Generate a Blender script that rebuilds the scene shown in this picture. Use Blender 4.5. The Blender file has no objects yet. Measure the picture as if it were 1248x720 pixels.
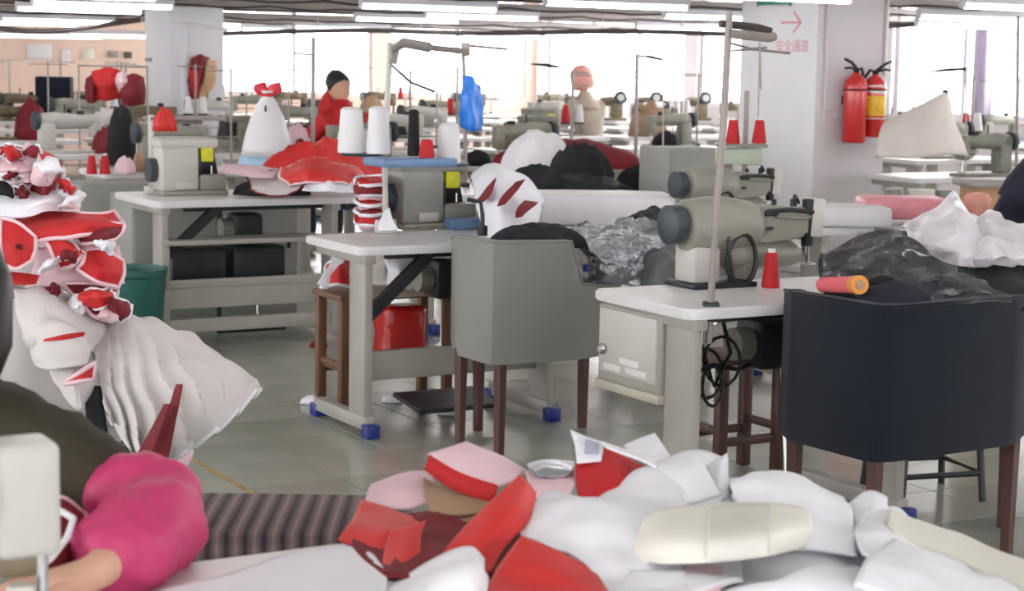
import bpy, bmesh, math, random
from mathutils import Vector, Matrix, noise
PI = math.pi
S = bpy.context.scene
COL = S.collection
random.seed(7)

# ------------------------------------------------------------------ camera
FPX, CAM_H, HORIZON, ROLL = 2200.0, 1.5, 75.0, 0.018
pitch = math.atan((360 - HORIZON) / FPX)
fw = Vector((0, math.cos(pitch), -math.sin(pitch)))
rt0 = Vector((1, 0, 0)); up0 = rt0.cross(fw)
rt = rt0 * math.cos(ROLL) + up0 * math.sin(ROLL)
up = -rt0 * math.sin(ROLL) + up0 * math.cos(ROLL)
cd = bpy.data.cameras.new('camera'); cam = bpy.data.objects.new('camera', cd); COL.objects.link(cam)
cd.sensor_width = 36; cd.lens = FPX / 1248 * 36; cd.clip_end = 200; cd.clip_start = .05
cam.matrix_world = Matrix(((rt.x, up.x, -fw.x, 0), (rt.y, up.y, -fw.y, 0), (rt.z, up.z, -fw.z, CAM_H), (0, 0, 0, 1)))
cd.dof.use_dof = True; cd.dof.focus_distance = 5.2; cd.dof.aperture_fstop = 7.5
S.camera = cam

# ------------------------------------------------------------------ world, exposure
W = bpy.data.worlds.new('daylight'); S.world = W; W.use_nodes = True
bg = W.node_tree.nodes['Background']
bg.inputs[0].default_value = (.985, .98, 1.0, 1); bg.inputs[1].default_value = 7.0
S.view_settings.view_transform = 'Standard'; S.view_settings.look = 'None'
S.view_settings.exposure = 0.6; S.view_settings.gamma = 1; S.view_settings.use_curve_mapping = False
S.cycles.use_denoising = True
S.cycles.max_bounces = 8; S.cycles.transparent_max_bounces = 24
S.cycles.sample_clamp_indirect = 6

# ------------------------------------------------------------------ frames of reference
C30, S30 = math.cos(math.radians(30)), .5
GZ = math.radians(30)                       # the tables, tiles and walls all run at 30 degrees
def G(a, b, z=0.0): return Vector((a * C30 - b * S30, a * S30 + b * C30, z))
def at(x, y, Y):                            # the world point seen at (x, y) of the photograph, Y metres ahead
    d = rt * ((x - 624) / FPX) + up * ((360 - y) / FPX) + fw
    return Vector((0, 0, CAM_H)) + d * (Y / d.y)
def atz(x, y, z):
    d = rt * ((x - 624) / FPX) + up * ((360 - y) / FPX) + fw
    return Vector((0, 0, CAM_H)) + d * ((z - CAM_H) / d.z)

# ------------------------------------------------------------------ materials
def lin(c): return tuple(((v / 255) / 12.92 if v / 255 <= .04045 else ((v / 255 + .055) / 1.055) ** 2.4) for v in c)
def mat(name, c, rough=.5, metal=0, var=.08, vs=6.0, bump=0.0, bs=80.0, sheen=0, coat=0, spec=.5):
    m = bpy.data.materials.new(name); m.use_nodes = True
    nt = m.node_tree; N = nt.nodes; L = nt.links; p = N['Principled BSDF']
    c = lin(c)
    p.inputs['Roughness'].default_value = rough; p.inputs['Metallic'].default_value = metal
    p.inputs['Specular IOR Level'].default_value = spec
    if sheen: p.inputs['Sheen Weight'].default_value = sheen
    if coat: p.inputs['Coat Weight'].default_value = coat; p.inputs['Coat Roughness'].default_value = .15
    tc = N.new('ShaderNodeTexCoord')
    nz = N.new('ShaderNodeTexNoise'); nz.inputs['Scale'].default_value = vs; nz.inputs['Detail'].default_value = 4
    L.new(tc.outputs['Object'], nz.inputs['Vector'])
    r = N.new('ShaderNodeValToRGB'); e = r.color_ramp.elements
    e[0].position = .3; e[1].position = .7
    e[0].color = tuple(max(0, v * (1 - var)) for v in c) + (1,); e[1].color = tuple(min(1, v * (1 + var)) for v in c) + (1,)
    L.new(nz.outputs['Fac'], r.inputs['Fac']); L.new(r.outputs['Color'], p.inputs['Base Color'])
    if bump:
        n2 = N.new('ShaderNodeTexNoise'); n2.inputs['Scale'].default_value = bs; n2.inputs['Detail'].default_value = 3
        L.new(tc.outputs['Object'], n2.inputs['Vector'])
        b = N.new('ShaderNodeBump'); b.inputs['Strength'].default_value = bump; b.inputs['Distance'].default_value = .01
        L.new(n2.outputs['Fac'], b.inputs['Height']); L.new(b.outputs['Normal'], p.inputs['Normal'])
    return m
def emit(name, c, s):
    m = bpy.data.materials.new(name); m.use_nodes = True; N = m.node_tree.nodes; N.clear()
    e = N.new('ShaderNodeEmission'); o = N.new('ShaderNodeOutputMaterial')
    e.inputs[0].default_value = lin(c) + (1,); e.inputs[1].default_value = s
    m.node_tree.links.new(e.outputs[0], o.inputs[0]); return m
def clear(name, c=(250, 250, 252), a=.35, rough=.15, milky=0.0, gloss=False):          # thin clear plastic or glass
    m = bpy.data.materials.new(name); m.use_nodes = True; N = m.node_tree.nodes; L = m.node_tree.links
    p = N['Principled BSDF']; o = N['Material Output']
    p.inputs['Base Color'].default_value = lin(c) + (1,); p.inputs['Roughness'].default_value = rough
    if gloss:
        lw = N.new('ShaderNodeLayerWeight'); lw.inputs['Blend'].default_value = .35; gl = N.new('ShaderNodeBsdfGlossy'); gl.inputs['Roughness'].default_value = rough
        m1 = N.new('ShaderNodeMixShader'); L.new(lw.outputs['Fresnel'], m1.inputs[0]); L.new(p.outputs[0], m1.inputs[1]); L.new(gl.outputs[0], m1.inputs[2])
        p = m1
    t = N.new('ShaderNodeBsdfTransparent'); mx = N.new('ShaderNodeMixShader'); mx.inputs[0].default_value = a
    L.new(t.outputs[0], mx.inputs[1]); L.new(p.outputs[0], mx.inputs[2])
    if milky:
        tc = N.new('ShaderNodeTexCoord'); nz = N.new('ShaderNodeTexNoise'); nz.inputs['Scale'].default_value = 9
        mr = N.new('ShaderNodeMapRange'); mr.inputs['From Min'].default_value = .35; mr.inputs['From Max'].default_value = .65
        mr.inputs['To Min'].default_value = a; mr.inputs['To Max'].default_value = min(1, a + milky)
        L.new(tc.outputs['Object'], nz.inputs['Vector']); L.new(nz.outputs['Fac'], mr.inputs['Value']); L.new(mr.outputs[0], mx.inputs[0])
    L.new(mx.outputs[0], o.inputs[0]); return m
def woodmat(name, c1, c2):
    m = bpy.data.materials.new(name); m.use_nodes = True; N = m.node_tree.nodes; L = m.node_tree.links; p = N['Principled BSDF']
    tc = N.new('ShaderNodeTexCoord'); mp = N.new('ShaderNodeMapping'); mp.inputs['Scale'].default_value = (12, 12, 1.2)
    nz = N.new('ShaderNodeTexNoise'); nz.inputs['Scale'].default_value = 3; nz.inputs['Detail'].default_value = 6
    r = N.new('ShaderNodeValToRGB'); r.color_ramp.elements[0].color = lin(c1) + (1,); r.color_ramp.elements[1].color = lin(c2) + (1,)
    L.new(tc.outputs['Object'], mp.inputs[0]); L.new(mp.outputs[0], nz.inputs['Vector']); L.new(nz.outputs['Fac'], r.inputs[0]); L.new(r.outputs[0], p.inputs['Base Color'])
    p.inputs['Roughness'].default_value = .5; return m

M = dict(
 white_top=mat('white laminate', (222, 221, 222), .35, var=.04, bump=.03),
 table_edge=mat('grey painted steel', (172, 168, 158), .45, var=.06, bump=.05),
 beige_steel=mat('beige painted steel', (182, 177, 160), .45, var=.05, bump=.05),
 leg_grey=mat('warm grey steel', (164, 161, 153), .45, var=.06, bump=.05),
 dark_steel=mat('blackened steel', (46, 46, 50), .45, .3),
 black=mat('black plastic', (26, 26, 29), .45),
 machine=mat('machine enamel', (142, 141, 130), .38, var=.05, vs=9),
 machine_dark=mat('worn machine enamel', (128, 129, 118), .45, var=.12, vs=14),
 machine_light=mat('pale machine enamel', (194, 192, 186), .38, var=.04),
 machine_old=mat('oily brown machine enamel', (110, 98, 76), .4, var=.25, vs=18),
 wheel=mat('dark slate wheel', (62, 70, 78), .45, .2),
 metal=mat('bright metal', (190, 190, 190), .25, 1),
 blue_cap=mat('blue plastic foot', (28, 48, 128), .4),
 wood=woodmat('brown wood', (86, 58, 40), (128, 92, 64)),
 dark_wood=woodmat('dark red wood', (58, 34, 28), (88, 54, 44)),
 grey_uph=mat('grey leatherette', (136, 135, 131), .6, var=.07, vs=3, bump=.15, bs=260),
 navy_uph=mat('navy fabric', (15, 23, 36), .85, var=.15, vs=3, bump=.3, bs=400, sheen=.15, spec=.25),
 white_cloth=mat('white cloth', (236, 237, 244), .85, var=.02, bump=.12, bs=300, spec=.25),
 grey_white_cloth=mat('greyish white cloth', (214, 209, 208), .85, var=.05, bump=.15, bs=200, spec=.25),
 cream_cloth=mat('cream elastic', (230, 228, 218), .8, var=.03, bump=.15, bs=260, spec=.25),
 pink_white=mat('pale pink cloth', (232, 200, 208), .8, var=.05, bump=.1, bs=200),
 red_cloth=mat('red cloth', (196, 34, 38), .7, var=.14, vs=8, bump=.12, bs=220),
 bright_red=mat('bright red coated cloth', (205, 42, 40), .5, var=.08, vs=8, bump=.08, bs=220),
 dark_red=mat('dark red cloth', (120, 22, 34), .75, var=.2, vs=8, bump=.12, bs=220),
 black_cloth=mat('black cloth', (24, 25, 31), .85, var=.25, vs=9, bump=.3, bs=160),
 navy_cloth=mat('navy cloth', (24, 28, 46), .85, var=.2, vs=6, bump=.2, bs=160),
 olive=mat('olive brown sleeve', (50, 44, 30), .8, var=.3, vs=7, bump=.3, bs=120),
 magenta=mat('magenta nylon', (186, 50, 102), .55, var=.10, vs=6, bump=.1, bs=60),
 skin=mat('skin', (205, 160, 136), .5, var=.06, vs=12),
 hair=mat('black hair', (20, 17, 17), .45, var=.3, vs=40),
 kraft=mat('kraft card', (168, 138, 112), .75, var=.1, bump=.1),
 tan=mat('tan cardboard', (186, 148, 112), .8, var=.1),
 blue_bag=mat('bright blue plastic', (22, 122, 226), .35, var=.08),
 pale_blue=mat('pale blue plastic', (170, 205, 232), .4, var=.08),
 tray_blue=mat('blue grey tray', (110, 140, 178), .45, var=.1),
 thread_white=mat('white thread', (230, 230, 232), .8, var=.02, bump=.2, bs=500),
 thread_red=mat('red thread', (190, 32, 40), .7, var=.05, bump=.25, bs=500),
 thread_black=mat('black thread', (20, 18, 20), .8, bump=.25, bs=500),
 yellow=mat('yellow label', (214, 214, 52), .5, var=.12, vs=30),
 teal=mat('teal plastic bin', (28, 92, 84), .4, var=.08),
 paint_white=mat('white wall paint', (226, 226, 232), .7, var=.02, vs=2, bump=.05),
 paint_lilac=mat('pale lilac wall paint', (216, 210, 213), .7, var=.02, vs=2, bump=.05),
 beige_wall=mat('beige pink wall paint', (232, 205, 188), .8, var=.04, vs=1.5, bump=.05),
 ceiling=mat('ceiling paint', (225, 222, 218), .9, var=.03),
 frame=mat('window frame', (205, 200, 204), .5),
 rail=mat('grey lighting rail', (150, 142, 138), .45, .2, var=.1),
 rail_dark=mat('dark bus rail', (84, 76, 74), .5, .3, var=.12),
 grey_cab=mat('grey painted cabinet', (146, 147, 143), .5, var=.05),
 red_paint=mat('extinguisher red', (206, 40, 38), .3, coat=.5, var=.03),
 red_sign=mat('faded red lettering', (232, 172, 184), .7, var=.1),
 green_sign=mat('green sign', (52, 140, 112), .4),
 silver=mat('silver foil plastic', (168, 170, 178), .25, .75, var=.15, vs=20, bump=1.0, bs=38),
 purple=mat('purple curtain', (226, 214, 240), .8, var=.05),
 plastic_white=mat('white plastic bag', (228, 226, 230), .4, var=.03, bump=.2, bs=40),
 clear_bag=clear('clear plastic bag', (90, 94, 104), .05, .16, .07, True),
 cloudy_bag=clear('cloudy plastic bag', (232, 228, 234), .72, .3, .15),
 glass=clear('window glass', (250, 252, 255), .06, .02),
 tube=emit('lit fluorescent tube', (255, 249, 247), 14),
 screen=emit('backlit panel', (255, 250, 250), 2.2),
)

# ------------------------------------------------------------------ mesh helpers
def NB(): return bmesh.new()
def bx(bm, c, s, bev=0.0, rz=0.0, rx=0.0, ry=0.0, seg=2):
    r = bmesh.ops.create_cube(bm, size=1)['verts']
    for v in r: v.co = Vector((v.co.x * s[0], v.co.y * s[1], v.co.z * s[2]))
    if bev > 0:
        ed = list({e for v in r for e in v.link_edges})
        o = bmesh.ops.bevel(bm, geom=ed, offset=min(bev, min(s) * .49), segments=seg, affect='EDGES', profile=.5)
        r = list({v for f in o['faces'] for v in f.verts} | {v for v in r if v.is_valid})
    mt = Matrix.Translation(Vector(c)) @ Matrix.Rotation(rz, 4, 'Z') @ Matrix.Rotation(ry, 4, 'Y') @ Matrix.Rotation(rx, 4, 'X')
    for v in r: v.co = mt @ v.co
    return r
def frame_of(d):
    d = d.normalized(); a = Vector((0, 0, 1)) if abs(d.z) < .95 else Vector((1, 0, 0))
    x = d.cross(a).normalized(); return x, d.cross(x).normalized()
def tube(bm, pts, r, n=8, cap=True):
    pts = [Vector(p) for p in pts]; rs = r if isinstance(r, (list, tuple)) else [r] * len(pts)
    rings = []
    for i, p in enumerate(pts):
        d = (pts[min(i + 1, len(pts) - 1)] - pts[max(i - 1, 0)])
        x, y = frame_of(d)
        if rings:                                       # keep the frame from twisting
            px = lastx; x = (px - d.normalized() * px.dot(d.normalized())).normalized(); y = d.normalized().cross(x)
        lastx = x
        rings.append([bm.verts.new(p + (x * math.cos(2 * PI * k / n) + y * math.sin(2 * PI * k / n)) * rs[i]) for k in range(n)])
    for a, b in zip(rings, rings[1:]):
        for k in range(n): bm.faces.new((a[k], a[(k + 1) % n], b[(k + 1) % n], b[k]))
    if cap: bm.faces.new(rings[0][::-1]); bm.faces.new(rings[-1])
def cyl(bm, p0, p1, r0, r1=None, n=16): tube(bm, [p0, p1], [r0, r0 if r1 is None else r1], n)
def lathe(bm, prof, c=(0, 0, 0), n=20, wob=0, seed=0):
    c = Vector(c); rings = []
    for (r, z) in prof:
        ring = []
        for k in range(n):
            t = 2 * PI * k / n; rr = r
            if wob: rr *= 1 + wob * noise.noise(Vector((math.cos(t) * 2 + seed, math.sin(t) * 2, z * 6 + seed)))
            ring.append(bm.verts.new(c + Vector((rr * math.cos(t), rr * math.sin(t), z))))
        rings.append(ring)
    for a, b in zip(rings, rings[1:]):
        for k in range(n): bm.faces.new((a[k], a[(k + 1) % n], b[(k + 1) % n], b[k]))
    bm.faces.new(rings[0][::-1]); bm.faces.new(rings[-1])
def prism(bm, poly, z0, z1):
    lo = [bm.verts.new((p[0], p[1], z0)) for p in poly]; hi = [bm.verts.new((p[0], p[1], z1)) for p in poly]
    n = len(poly)
    for k in range(n): bm.faces.new((lo[k], lo[(k + 1) % n], hi[(k + 1) % n], hi[k]))
    bm.faces.new(lo[::-1]); bm.faces.new(hi)
def obj(name, bm, m, parent=None, smooth=False, solid=0):
    bmesh.ops.recalc_face_normals(bm, faces=bm.faces)
    me = bpy.data.meshes.new(name); bm.to_mesh(me); bm.free()
    if smooth: me.polygons.foreach_set('use_smooth', [True] * len(me.polygons))
    me.materials.append(M[m] if isinstance(m, str) else m)
    if smooth == 'auto': me.set_sharp_from_angle(angle=math.radians(40))
    o = bpy.data.objects.new(name, me); COL.objects.link(o)
    if parent is not None: o.parent = parent
    if solid:
        s = o.modifiers.new('thick', 'SOLIDIFY'); s.thickness = solid; s.offset = -1
    return o
def box(name, m, c, s, parent=None, bev=.004, **k):
    b = NB(); bx(b, (0, 0, 0), s, bev, **k); o = obj(name, b, m, parent, 'auto'); o.location = c; return o
def rod(name, m, pts, r, parent=None, n=8):
    b = NB(); tube(b, pts, r, n); return obj(name, b, m, parent, 'auto')
def tag(o, label=None, cat=None, group=None, kind=None):
    if label: o['label'] = label
    if cat: o['category'] = cat
    if group: o['group'] = group
    if kind: o['kind'] = kind
    return o
def thing(name, label, cat, loc=(0, 0, 0), rz=0.0, group=None):
    o = bpy.data.objects.new(name, None); COL.objects.link(o); o.empty_display_size = .1
    o.location = loc; o.rotation_euler = (0, 0, rz); return tag(o, label, cat, group)
def struct(o): o['kind'] = 'structure'; return o
def dup(root, loc, rz, label=None, group=None):
    def cp(o, parent):
        c = o.copy(); COL.objects.link(c)
        if parent is not None: c.parent = parent
        for ch in o.children: cp(ch, c)
        return c
    r = cp(root, None); r.location = loc; r.rotation_euler = (0, 0, rz)
    if label: r['label'] = label
    if group: r['group'] = group
    return r
# cloth: a sheet through a grid of points, with folds
def cr(p0, p1, p2, p3, t):
    return .5 * ((2 * p1) + (p2 - p0) * t + (2 * p0 - 5 * p1 + 4 * p2 - p3) * t * t + (3 * p1 - p0 - 3 * p2 + p3) * t ** 3)
def crv(pts, sub):
    out = []
    n = len(pts)
    for i in range(n - 1):
        a = pts[i - 1] if i > 0 else pts[0] * 2 - pts[1]
        d = pts[i + 2] if i + 2 < n else pts[-1] * 2 - pts[-2]
        for k in range(sub): out.append(cr(a, pts[i], pts[i + 1], d, k / sub))
    out.append(pts[-1].copy()); return out
def sheet(grid, sub=8, wr=.006, wf=9, seed=0, lin_rows=False):
    cols = [crv(list(r), sub) for r in grid]
    rows = list(zip(*cols)); rows = [crv(list(r), sub) for r in rows]
    g = [list(r) for r in zip(*rows)]
    R, K = len(g), len(g[0]); out = []
    for i in range(R):
        row = []
        for j in range(K):
            du = g[i][min(j + 1, K - 1)] - g[i][max(j - 1, 0)]; dv = g[min(i + 1, R - 1)][j] - g[max(i - 1, 0)][j]
            nn = du.cross(dv); nn = nn.normalized() if nn.length > 1e-9 else Vector((0, 0, 1))
            p = g[i][j]; q = p * wf + Vector((seed * 3.1, seed * 1.7, seed))
            h = noise.noise(q) * .7 + (.5 - abs(noise.noise(q * .6 + Vector((5, 5, 5))))) * .9 + noise.noise(q * 2.7) * .3
            row.append(p + nn * h * wr)
        out.append(row)
    return out
def mesh_grid(bm, g):
    vs = [[bm.verts.new(p) for p in r] for r in g]
    for a, b in zip(vs, vs[1:]):
        for k in range(len(a) - 1): bm.faces.new((a[k], a[k + 1], b[k + 1], b[k]))
def cloth(name, pts, m, label=None, cat='fabric', group=None, parent=None, th=.004, wr=.006, wf=9, seed=0, sub=8, pipe=None, pr=.005):
    """pts: rows of (x, y, depth) or Vectors"""
    grid = [[p if isinstance(p, Vector) else at(*p) for p in r] for r in pts]
    g = sheet(grid, sub, wr, wf, seed)
    b = NB(); mesh_grid(b, g)
    if parent is None and label:
        c = sum((p for r in g for p in r), Vector()) / (len(g) * len(g[0]))
        c.z = min(p.z for r in g for p in r)
        for v in b.verts: v.co -= c
        o = obj(name, b, m, None, True, th); o.location = c; tag(o, label, cat, group)
        off = c
    else:
        o = obj(name, b, m, parent, True, th); off = Vector()
    if pipe:
        edge = g[0] + [r[-1] for r in g[1:]] + g[-1][-2::-1] + [r[0] for r in g[-2:0:-1]]
        bb = NB(); e = [p - off for p in edge[::2]]; tube(bb, e + [e[0]], pr, 5, False)
        obj('piping', bb, pipe, o if parent is None else parent, True)
    return o
def mound(name, c, rx, ry, h, m, label=None, cat='fabric', group=None, rz=0.0, seed=0, rough=.25, folds=.35, parent=None, n=40, k=14, pw=2.0):
    b = NB(); c = Vector(c); rings = []
    cs, sn = math.cos(rz), math.sin(rz)
    for i in range(k + 1):
        r = i / k; ring = []
        for j in range(n):
            t = 2 * PI * j / n
            R = 1 + rough * noise.noise(Vector((math.cos(t) * 1.6 + seed, math.sin(t) * 1.6, seed * 2.3)))
            R += rough * .5 * noise.noise(Vector((math.cos(t) * 4 + seed, math.sin(t) * 4, seed)))
            x, y = rx * R * r * math.cos(t), ry * R * r * math.sin(t)
            q = Vector((x / max(rx, ry) * 2.2 + seed, y / max(rx, ry) * 2.2, seed * 1.3))
            f = (.5 - abs(noise.noise(q))) * folds + noise.noise(q * 2.6) * folds * .3 + (.4 - abs(noise.noise(q * 1.7 + Vector((7, 3, 1))))) * folds * .7
            z = h * max(0.0, (1 - r ** pw)) ** .5 * (1 + f * .6)
            ring.append(b.verts.new((x * cs - y * sn, x * sn + y * cs, max(z, .001))))
            if i == 0: break
        rings.append(ring)
    for j in range(n): b.faces.new((rings[0][0], rings[1][j], rings[1][(j + 1) % n]))
    for a, d in zip(rings[1:], rings[2:]):
        for j in range(n): b.faces.new((a[j], d[j], d[(j + 1) % n], a[(j + 1) % n]))
    b.faces.new(rings[-1][::-1])
    o = obj(name, b, m, parent, True); o.location = c
    if label: tag(o, label, cat, group)
    return o

# ================================================================== STRUCTURE
CEIL = 3.5
A0, A1, B0, B1 = -8.0, 14.5, -7.0, 24.5
def gbox(name, m, a0, a1, b0, b1, z0, z1, parent=None, bev=0.0):
    b = NB(); bx(b, (0, 0, 0), (a1 - a0, b1 - b0, z1 - z0), bev)
    o = obj(name, b, m, parent, 'auto'); o.location = G((a0 + a1) / 2, (b0 + b1) / 2, (z0 + z1) / 2); o.rotation_euler.z = GZ
    return o
fb = NB(); bx(fb, (0, 0, -.055), (A1 - A0, B1 - B0, .1))
floor = struct(obj('floor', fb, mat('floor joint grout', (112, 110, 100), .8), None))
floor.location = G((A0 + A1) / 2, (B0 + B1) / 2, 0); floor.rotation_euler.z = GZ
FA, FB = (A0 + A1) / 2, (B0 + B1) / 2
def tilemat(name, c):
    m = mat(name, c, .16, var=.05, vs=1.4)
    N = m.node_tree.nodes; L = m.node_tree.links; p = N['Principled BSDF']
    n = N.new('ShaderNodeTexNoise'); n.inputs['Scale'].default_value = 3.5; n.inputs['Detail'].default_value = 5
    tc = N.new('ShaderNodeTexCoord'); mr = N.new('ShaderNodeMapRange')
    mr.inputs['To Min'].default_value = .11; mr.inputs['To Max'].default_value = .24
    L.new(tc.outputs['Object'], n.inputs['Vector']); L.new(n.outputs['Fac'], mr.inputs['Value']); L.new(mr.outputs[0], p.inputs['Roughness'])
    return m
TM = [tilemat('worn grey floor tile', (160, 162, 152)), tilemat('worn olive grey floor tile', (157, 159, 147)), tilemat('worn pale floor tile', (164, 165, 156))]
T = .366
tile_me = []
for m_ in TM:
    b = NB(); bx(b, (0, 0, -.004), (T - .004, T - .004, .008), .0015, seg=1)
    me = bpy.data.meshes.new('tile'); bm_ = b; bm_.to_mesh(me); bm_.free(); me.materials.append(m_); tile_me.append(me)
cand = []
for i in range(-29, 36):
    for j in range(-36, 54):
        a, b_ = 2.289 + (i + .5) * T, 5.463 + (j + .5) * T
        w = G(a, b_)
        if a > A1 - .2 or b_ > B1 - .2: continue
        if a < A0 + .2 or b_ < B0 + .2: continue
        cand.append((w.y, a, b_))
cand.sort()
near = [c for c in cand if c[0] > 4.7 and abs(G(c[1], c[2]).x) < .30 * c[0] + .4][:285]; nset = {(c[1], c[2]) for c in near}
rt_ = random.Random(3)
for (_, a, b_) in near:
    o = bpy.data.objects.new('tile', rt_.choice(tile_me)); COL.objects.link(o); o.parent = floor
    o.location = (a - FA, b_ - FB, rt_.uniform(-.0006, 0)); o.rotation_euler = (rt_.uniform(-.0002, .0002), rt_.uniform(-.0002, .0002), 0)
fv, ff, hw = [], [], (T - .004) / 2
for (_, a, b_) in cand:
    if (a, b_) in nset: continue
    x, y, n0 = a - FA, b_ - FB, len(fv)
    for z in (-.008, 0): fv += [(x - hw, y - hw, z), (x + hw, y - hw, z), (x + hw, y + hw, z), (x - hw, y + hw, z)]
    ff += [tuple(n0 + q for q in f) for f in ((4, 5, 6, 7), (0, 1, 5, 4), (1, 2, 6, 5), (2, 3, 7, 6), (3, 0, 4, 7))]
me = bpy.data.meshes.new('floor_tile_field'); me.from_pydata(fv, [], ff); me.materials.append(TM[0])
o = bpy.data.objects.new('floor_tile_field', me); COL.objects.link(o); o.parent = floor; o['kind'] = 'stuff'

struct(gbox('ceiling', 'ceiling', A0, A1, B0, B1, CEIL, CEIL + .1))
NWIN = [0]
def wall_with_windows(name, m, horizontal, pos, lo, hi, wins, sgn, z0=.95, z1=3.0):
    """a wall along u (horizontal) or along v, with window openings"""
    def g(n, p0, p1, zz0, zz1, mm, t0=0.0, t1=.2, par=None, bev=0):
        q = (pos + sgn * t0, pos + sgn * t1); q = (min(q), max(q))
        return gbox(n, mm, p0, p1, q[0], q[1], zz0, zz1, par, bev) if horizontal else gbox(n, mm, q[0], q[1], p0, p1, zz0, zz1, par, bev)
    w = struct(g(name, lo, hi, -.08, z0, m))
    def kid(o): o.parent = w; o.matrix_parent_inverse = (Matrix.Translation(w.location) @ Matrix.Rotation(GZ, 4, 'Z')).inverted()
    kid(g('upper_wall', lo, hi, z1, CEIL, m))
    cur = lo
    for (p0, p1) in wins + [(hi, hi)]:
        if p0 - cur > .01: kid(g('wall_pier', cur, p0, z0, z1, m))
        cur = p1
    for (p0, p1) in wins:
        NWIN[0] += 1
        f = struct(thing('window_%d' % NWIN[0], None, None)); 
        n = max(2, round((p1 - p0) / 1.1)); st = (p1 - p0) / n
        for k in range(n + 1):
            c = p0 + k * st; c = min(max(c, p0 + .03), p1 - .03)
            g('mullion', c - .03, c + .03, z0 + .03, z1 - .03, 'frame', .06, .13, f, .004)
        for zz in (z0 + .03, 2.3, z1 - .03): g('window_rail', p0, p1, zz - .03, zz + .03, 'frame', .055, .125, f, .004)
        for k in range(n): g('pane', p0 + k * st + .03, p0 + (k + 1) * st - .03, z0 + .06, z1 - .06, 'glass', .092, .098, f)
    return w
wall_with_windows('wall_far', 'beige_wall', True, B1, A0, A1, [(9.2, 11.7), (11.95, 14.35)], 1)
wall_with_windows('wall_right', 'paint_lilac', False, A1, B0, B1, [(-4, -1), (2, 5), (9.4, 12.6), (12.9, 16.3), (16.6, 20.2), (20.5, 24.2)], 1)
wall_with_windows('wall_left', 'paint_white', False, A0, B0, B1, [(-6, -2), (-1.5, 2.5), (3, 7), (7.5, 11.5), (12, 16), (16.5, 20.5)], -1)
wall_with_windows('wall_back', 'paint_white', True, B0, A0, A1, [(-6, -3), (-2, 1), (2, 5), (6, 9)], -1)

# pillars ------------------------------------------------------------
pc = at(991, 200, 13.0); pa = pc.x * C30 + pc.y * S30; pb = -pc.x * S30 + pc.y * C30
pr_ = struct(gbox('pillar_right', 'paint_lilac', pa, pa + .66, pb, pb + .90, 0, CEIL, None, .012)); pr_['label'] = 'pale pillar carrying two fire extinguishers'
pl_c = at(207, 100, 19.0); la = pl_c.x * C30 + pl_c.y * S30; lb = -pl_c.x * S30 + pl_c.y * C30
pl_ = struct(gbox('pillar_left', 'paint_white', la, la + .60, lb, lb + .80, 0, CEIL, None, .012)); pl_['label'] = 'white pillar with a conduit and a red garment bundle'
def on_pillar(o, p, a, b):
    o.parent = p; o.location = (a, b, o.location.z); return o
# conduits, band and cable are parts of the pillars they are fixed to (local origin = pillar centre)
b = NB(); tube(b, [(-.26, -.465, 1.1 - 1.75), (-.26, -.465, 1.74)], .012, 6); tube(b, [(-.26, -.465, -.55), (-.2, -.465, -.55)], .012, 6); obj('conduit', b, 'paint_lilac', pr_)
b = NB(); tube(b, [(.29, -.465, -.3), (.29, -.465, 1.74)], .012, 6); obj('conduit', b, 'frame', pr_)
bb = NB(); bx(bb, (-.12, -.465, -.60), (.1, .03, .04), .004); obj('socket_box', bb, 'paint_lilac', pr_)
# band round the left pillar, conduit
bb = NB(); bx(bb, (0, -.415, .30), (.61, .05, .05), .004); obj('rail_bracket', bb, 'rail_dark', pl_)
b = NB(); tube(b, [(-.15, -.42, .05), (-.15, -.42, -1.0)], .03, 8); obj('conduit', b, 'paint_white', pl_)
b = NB(); tube(b, [(-.31, -.46, .11), (0, -.46, .09), (.31, -.46, .03)], .022, 6); obj('cable_trunk', b, 'paint_white', pl_)
bb = NB(); bx(bb, (-.31, .25, -.30), (.03, .16, .035), .004); obj('cable_clip', bb, 'rail', pl_)

bb = NB(); bx(bb, (-.3315, 0, 0), (.003, .896, 3.4), .001); obj('white_painted_face', bb, mat('fresh white paint', (240, 240, 244), .6, var=.015), pr_, 'auto')  # whiter panel puts the brighter light on this left face into its colour
# signs on the right pillar's left face (a = pa - small), read from the left
def flat_text(name, body, size, loc, m, parent):
    cu = bpy.data.curves.new(name, 'FONT'); cu.body = body; cu.size = size; cu.extrude = .001; cu.align_x = 'CENTER'; cu.align_y = 'CENTER'
    o = bpy.data.objects.new(name, cu); COL.objects.link(o); o.parent = parent; o.location = loc
    o.rotation_euler = (PI / 2, 0, -PI / 2); cu.materials.append(M[m] if isinstance(m, str) else m); return o
def face_z(y): return at(960, y, 13.2).z - 1.75
bb = NB(); bx(bb, (-.337, .06, face_z(0) + .035), (.012, .40, .15), .003); sg = obj('exit_sign', bb, 'green_sign', pr_)
bb = NB(); bx(bb, (-.339, .06, face_z(0) - .035), (.012, .36, .012), .001); obj('sign_lower_line', bb, 'paint_white', pr_)
za = face_z(27)
bb = NB(); bx(bb, (-.335, -.14, za), (.004, .22, .016)); 
for s in (-1, 1): bx(bb, (-.335, -.215, za + s * .035), (.004, .115, .016), rx=s * .72)
obj('arrow', bb, 'red_sign', pr_)
flat_text('wall_lettering', '安全通道', .095, (-.3345, -.165, face_z(57)), 'red_sign', pr_)

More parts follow.
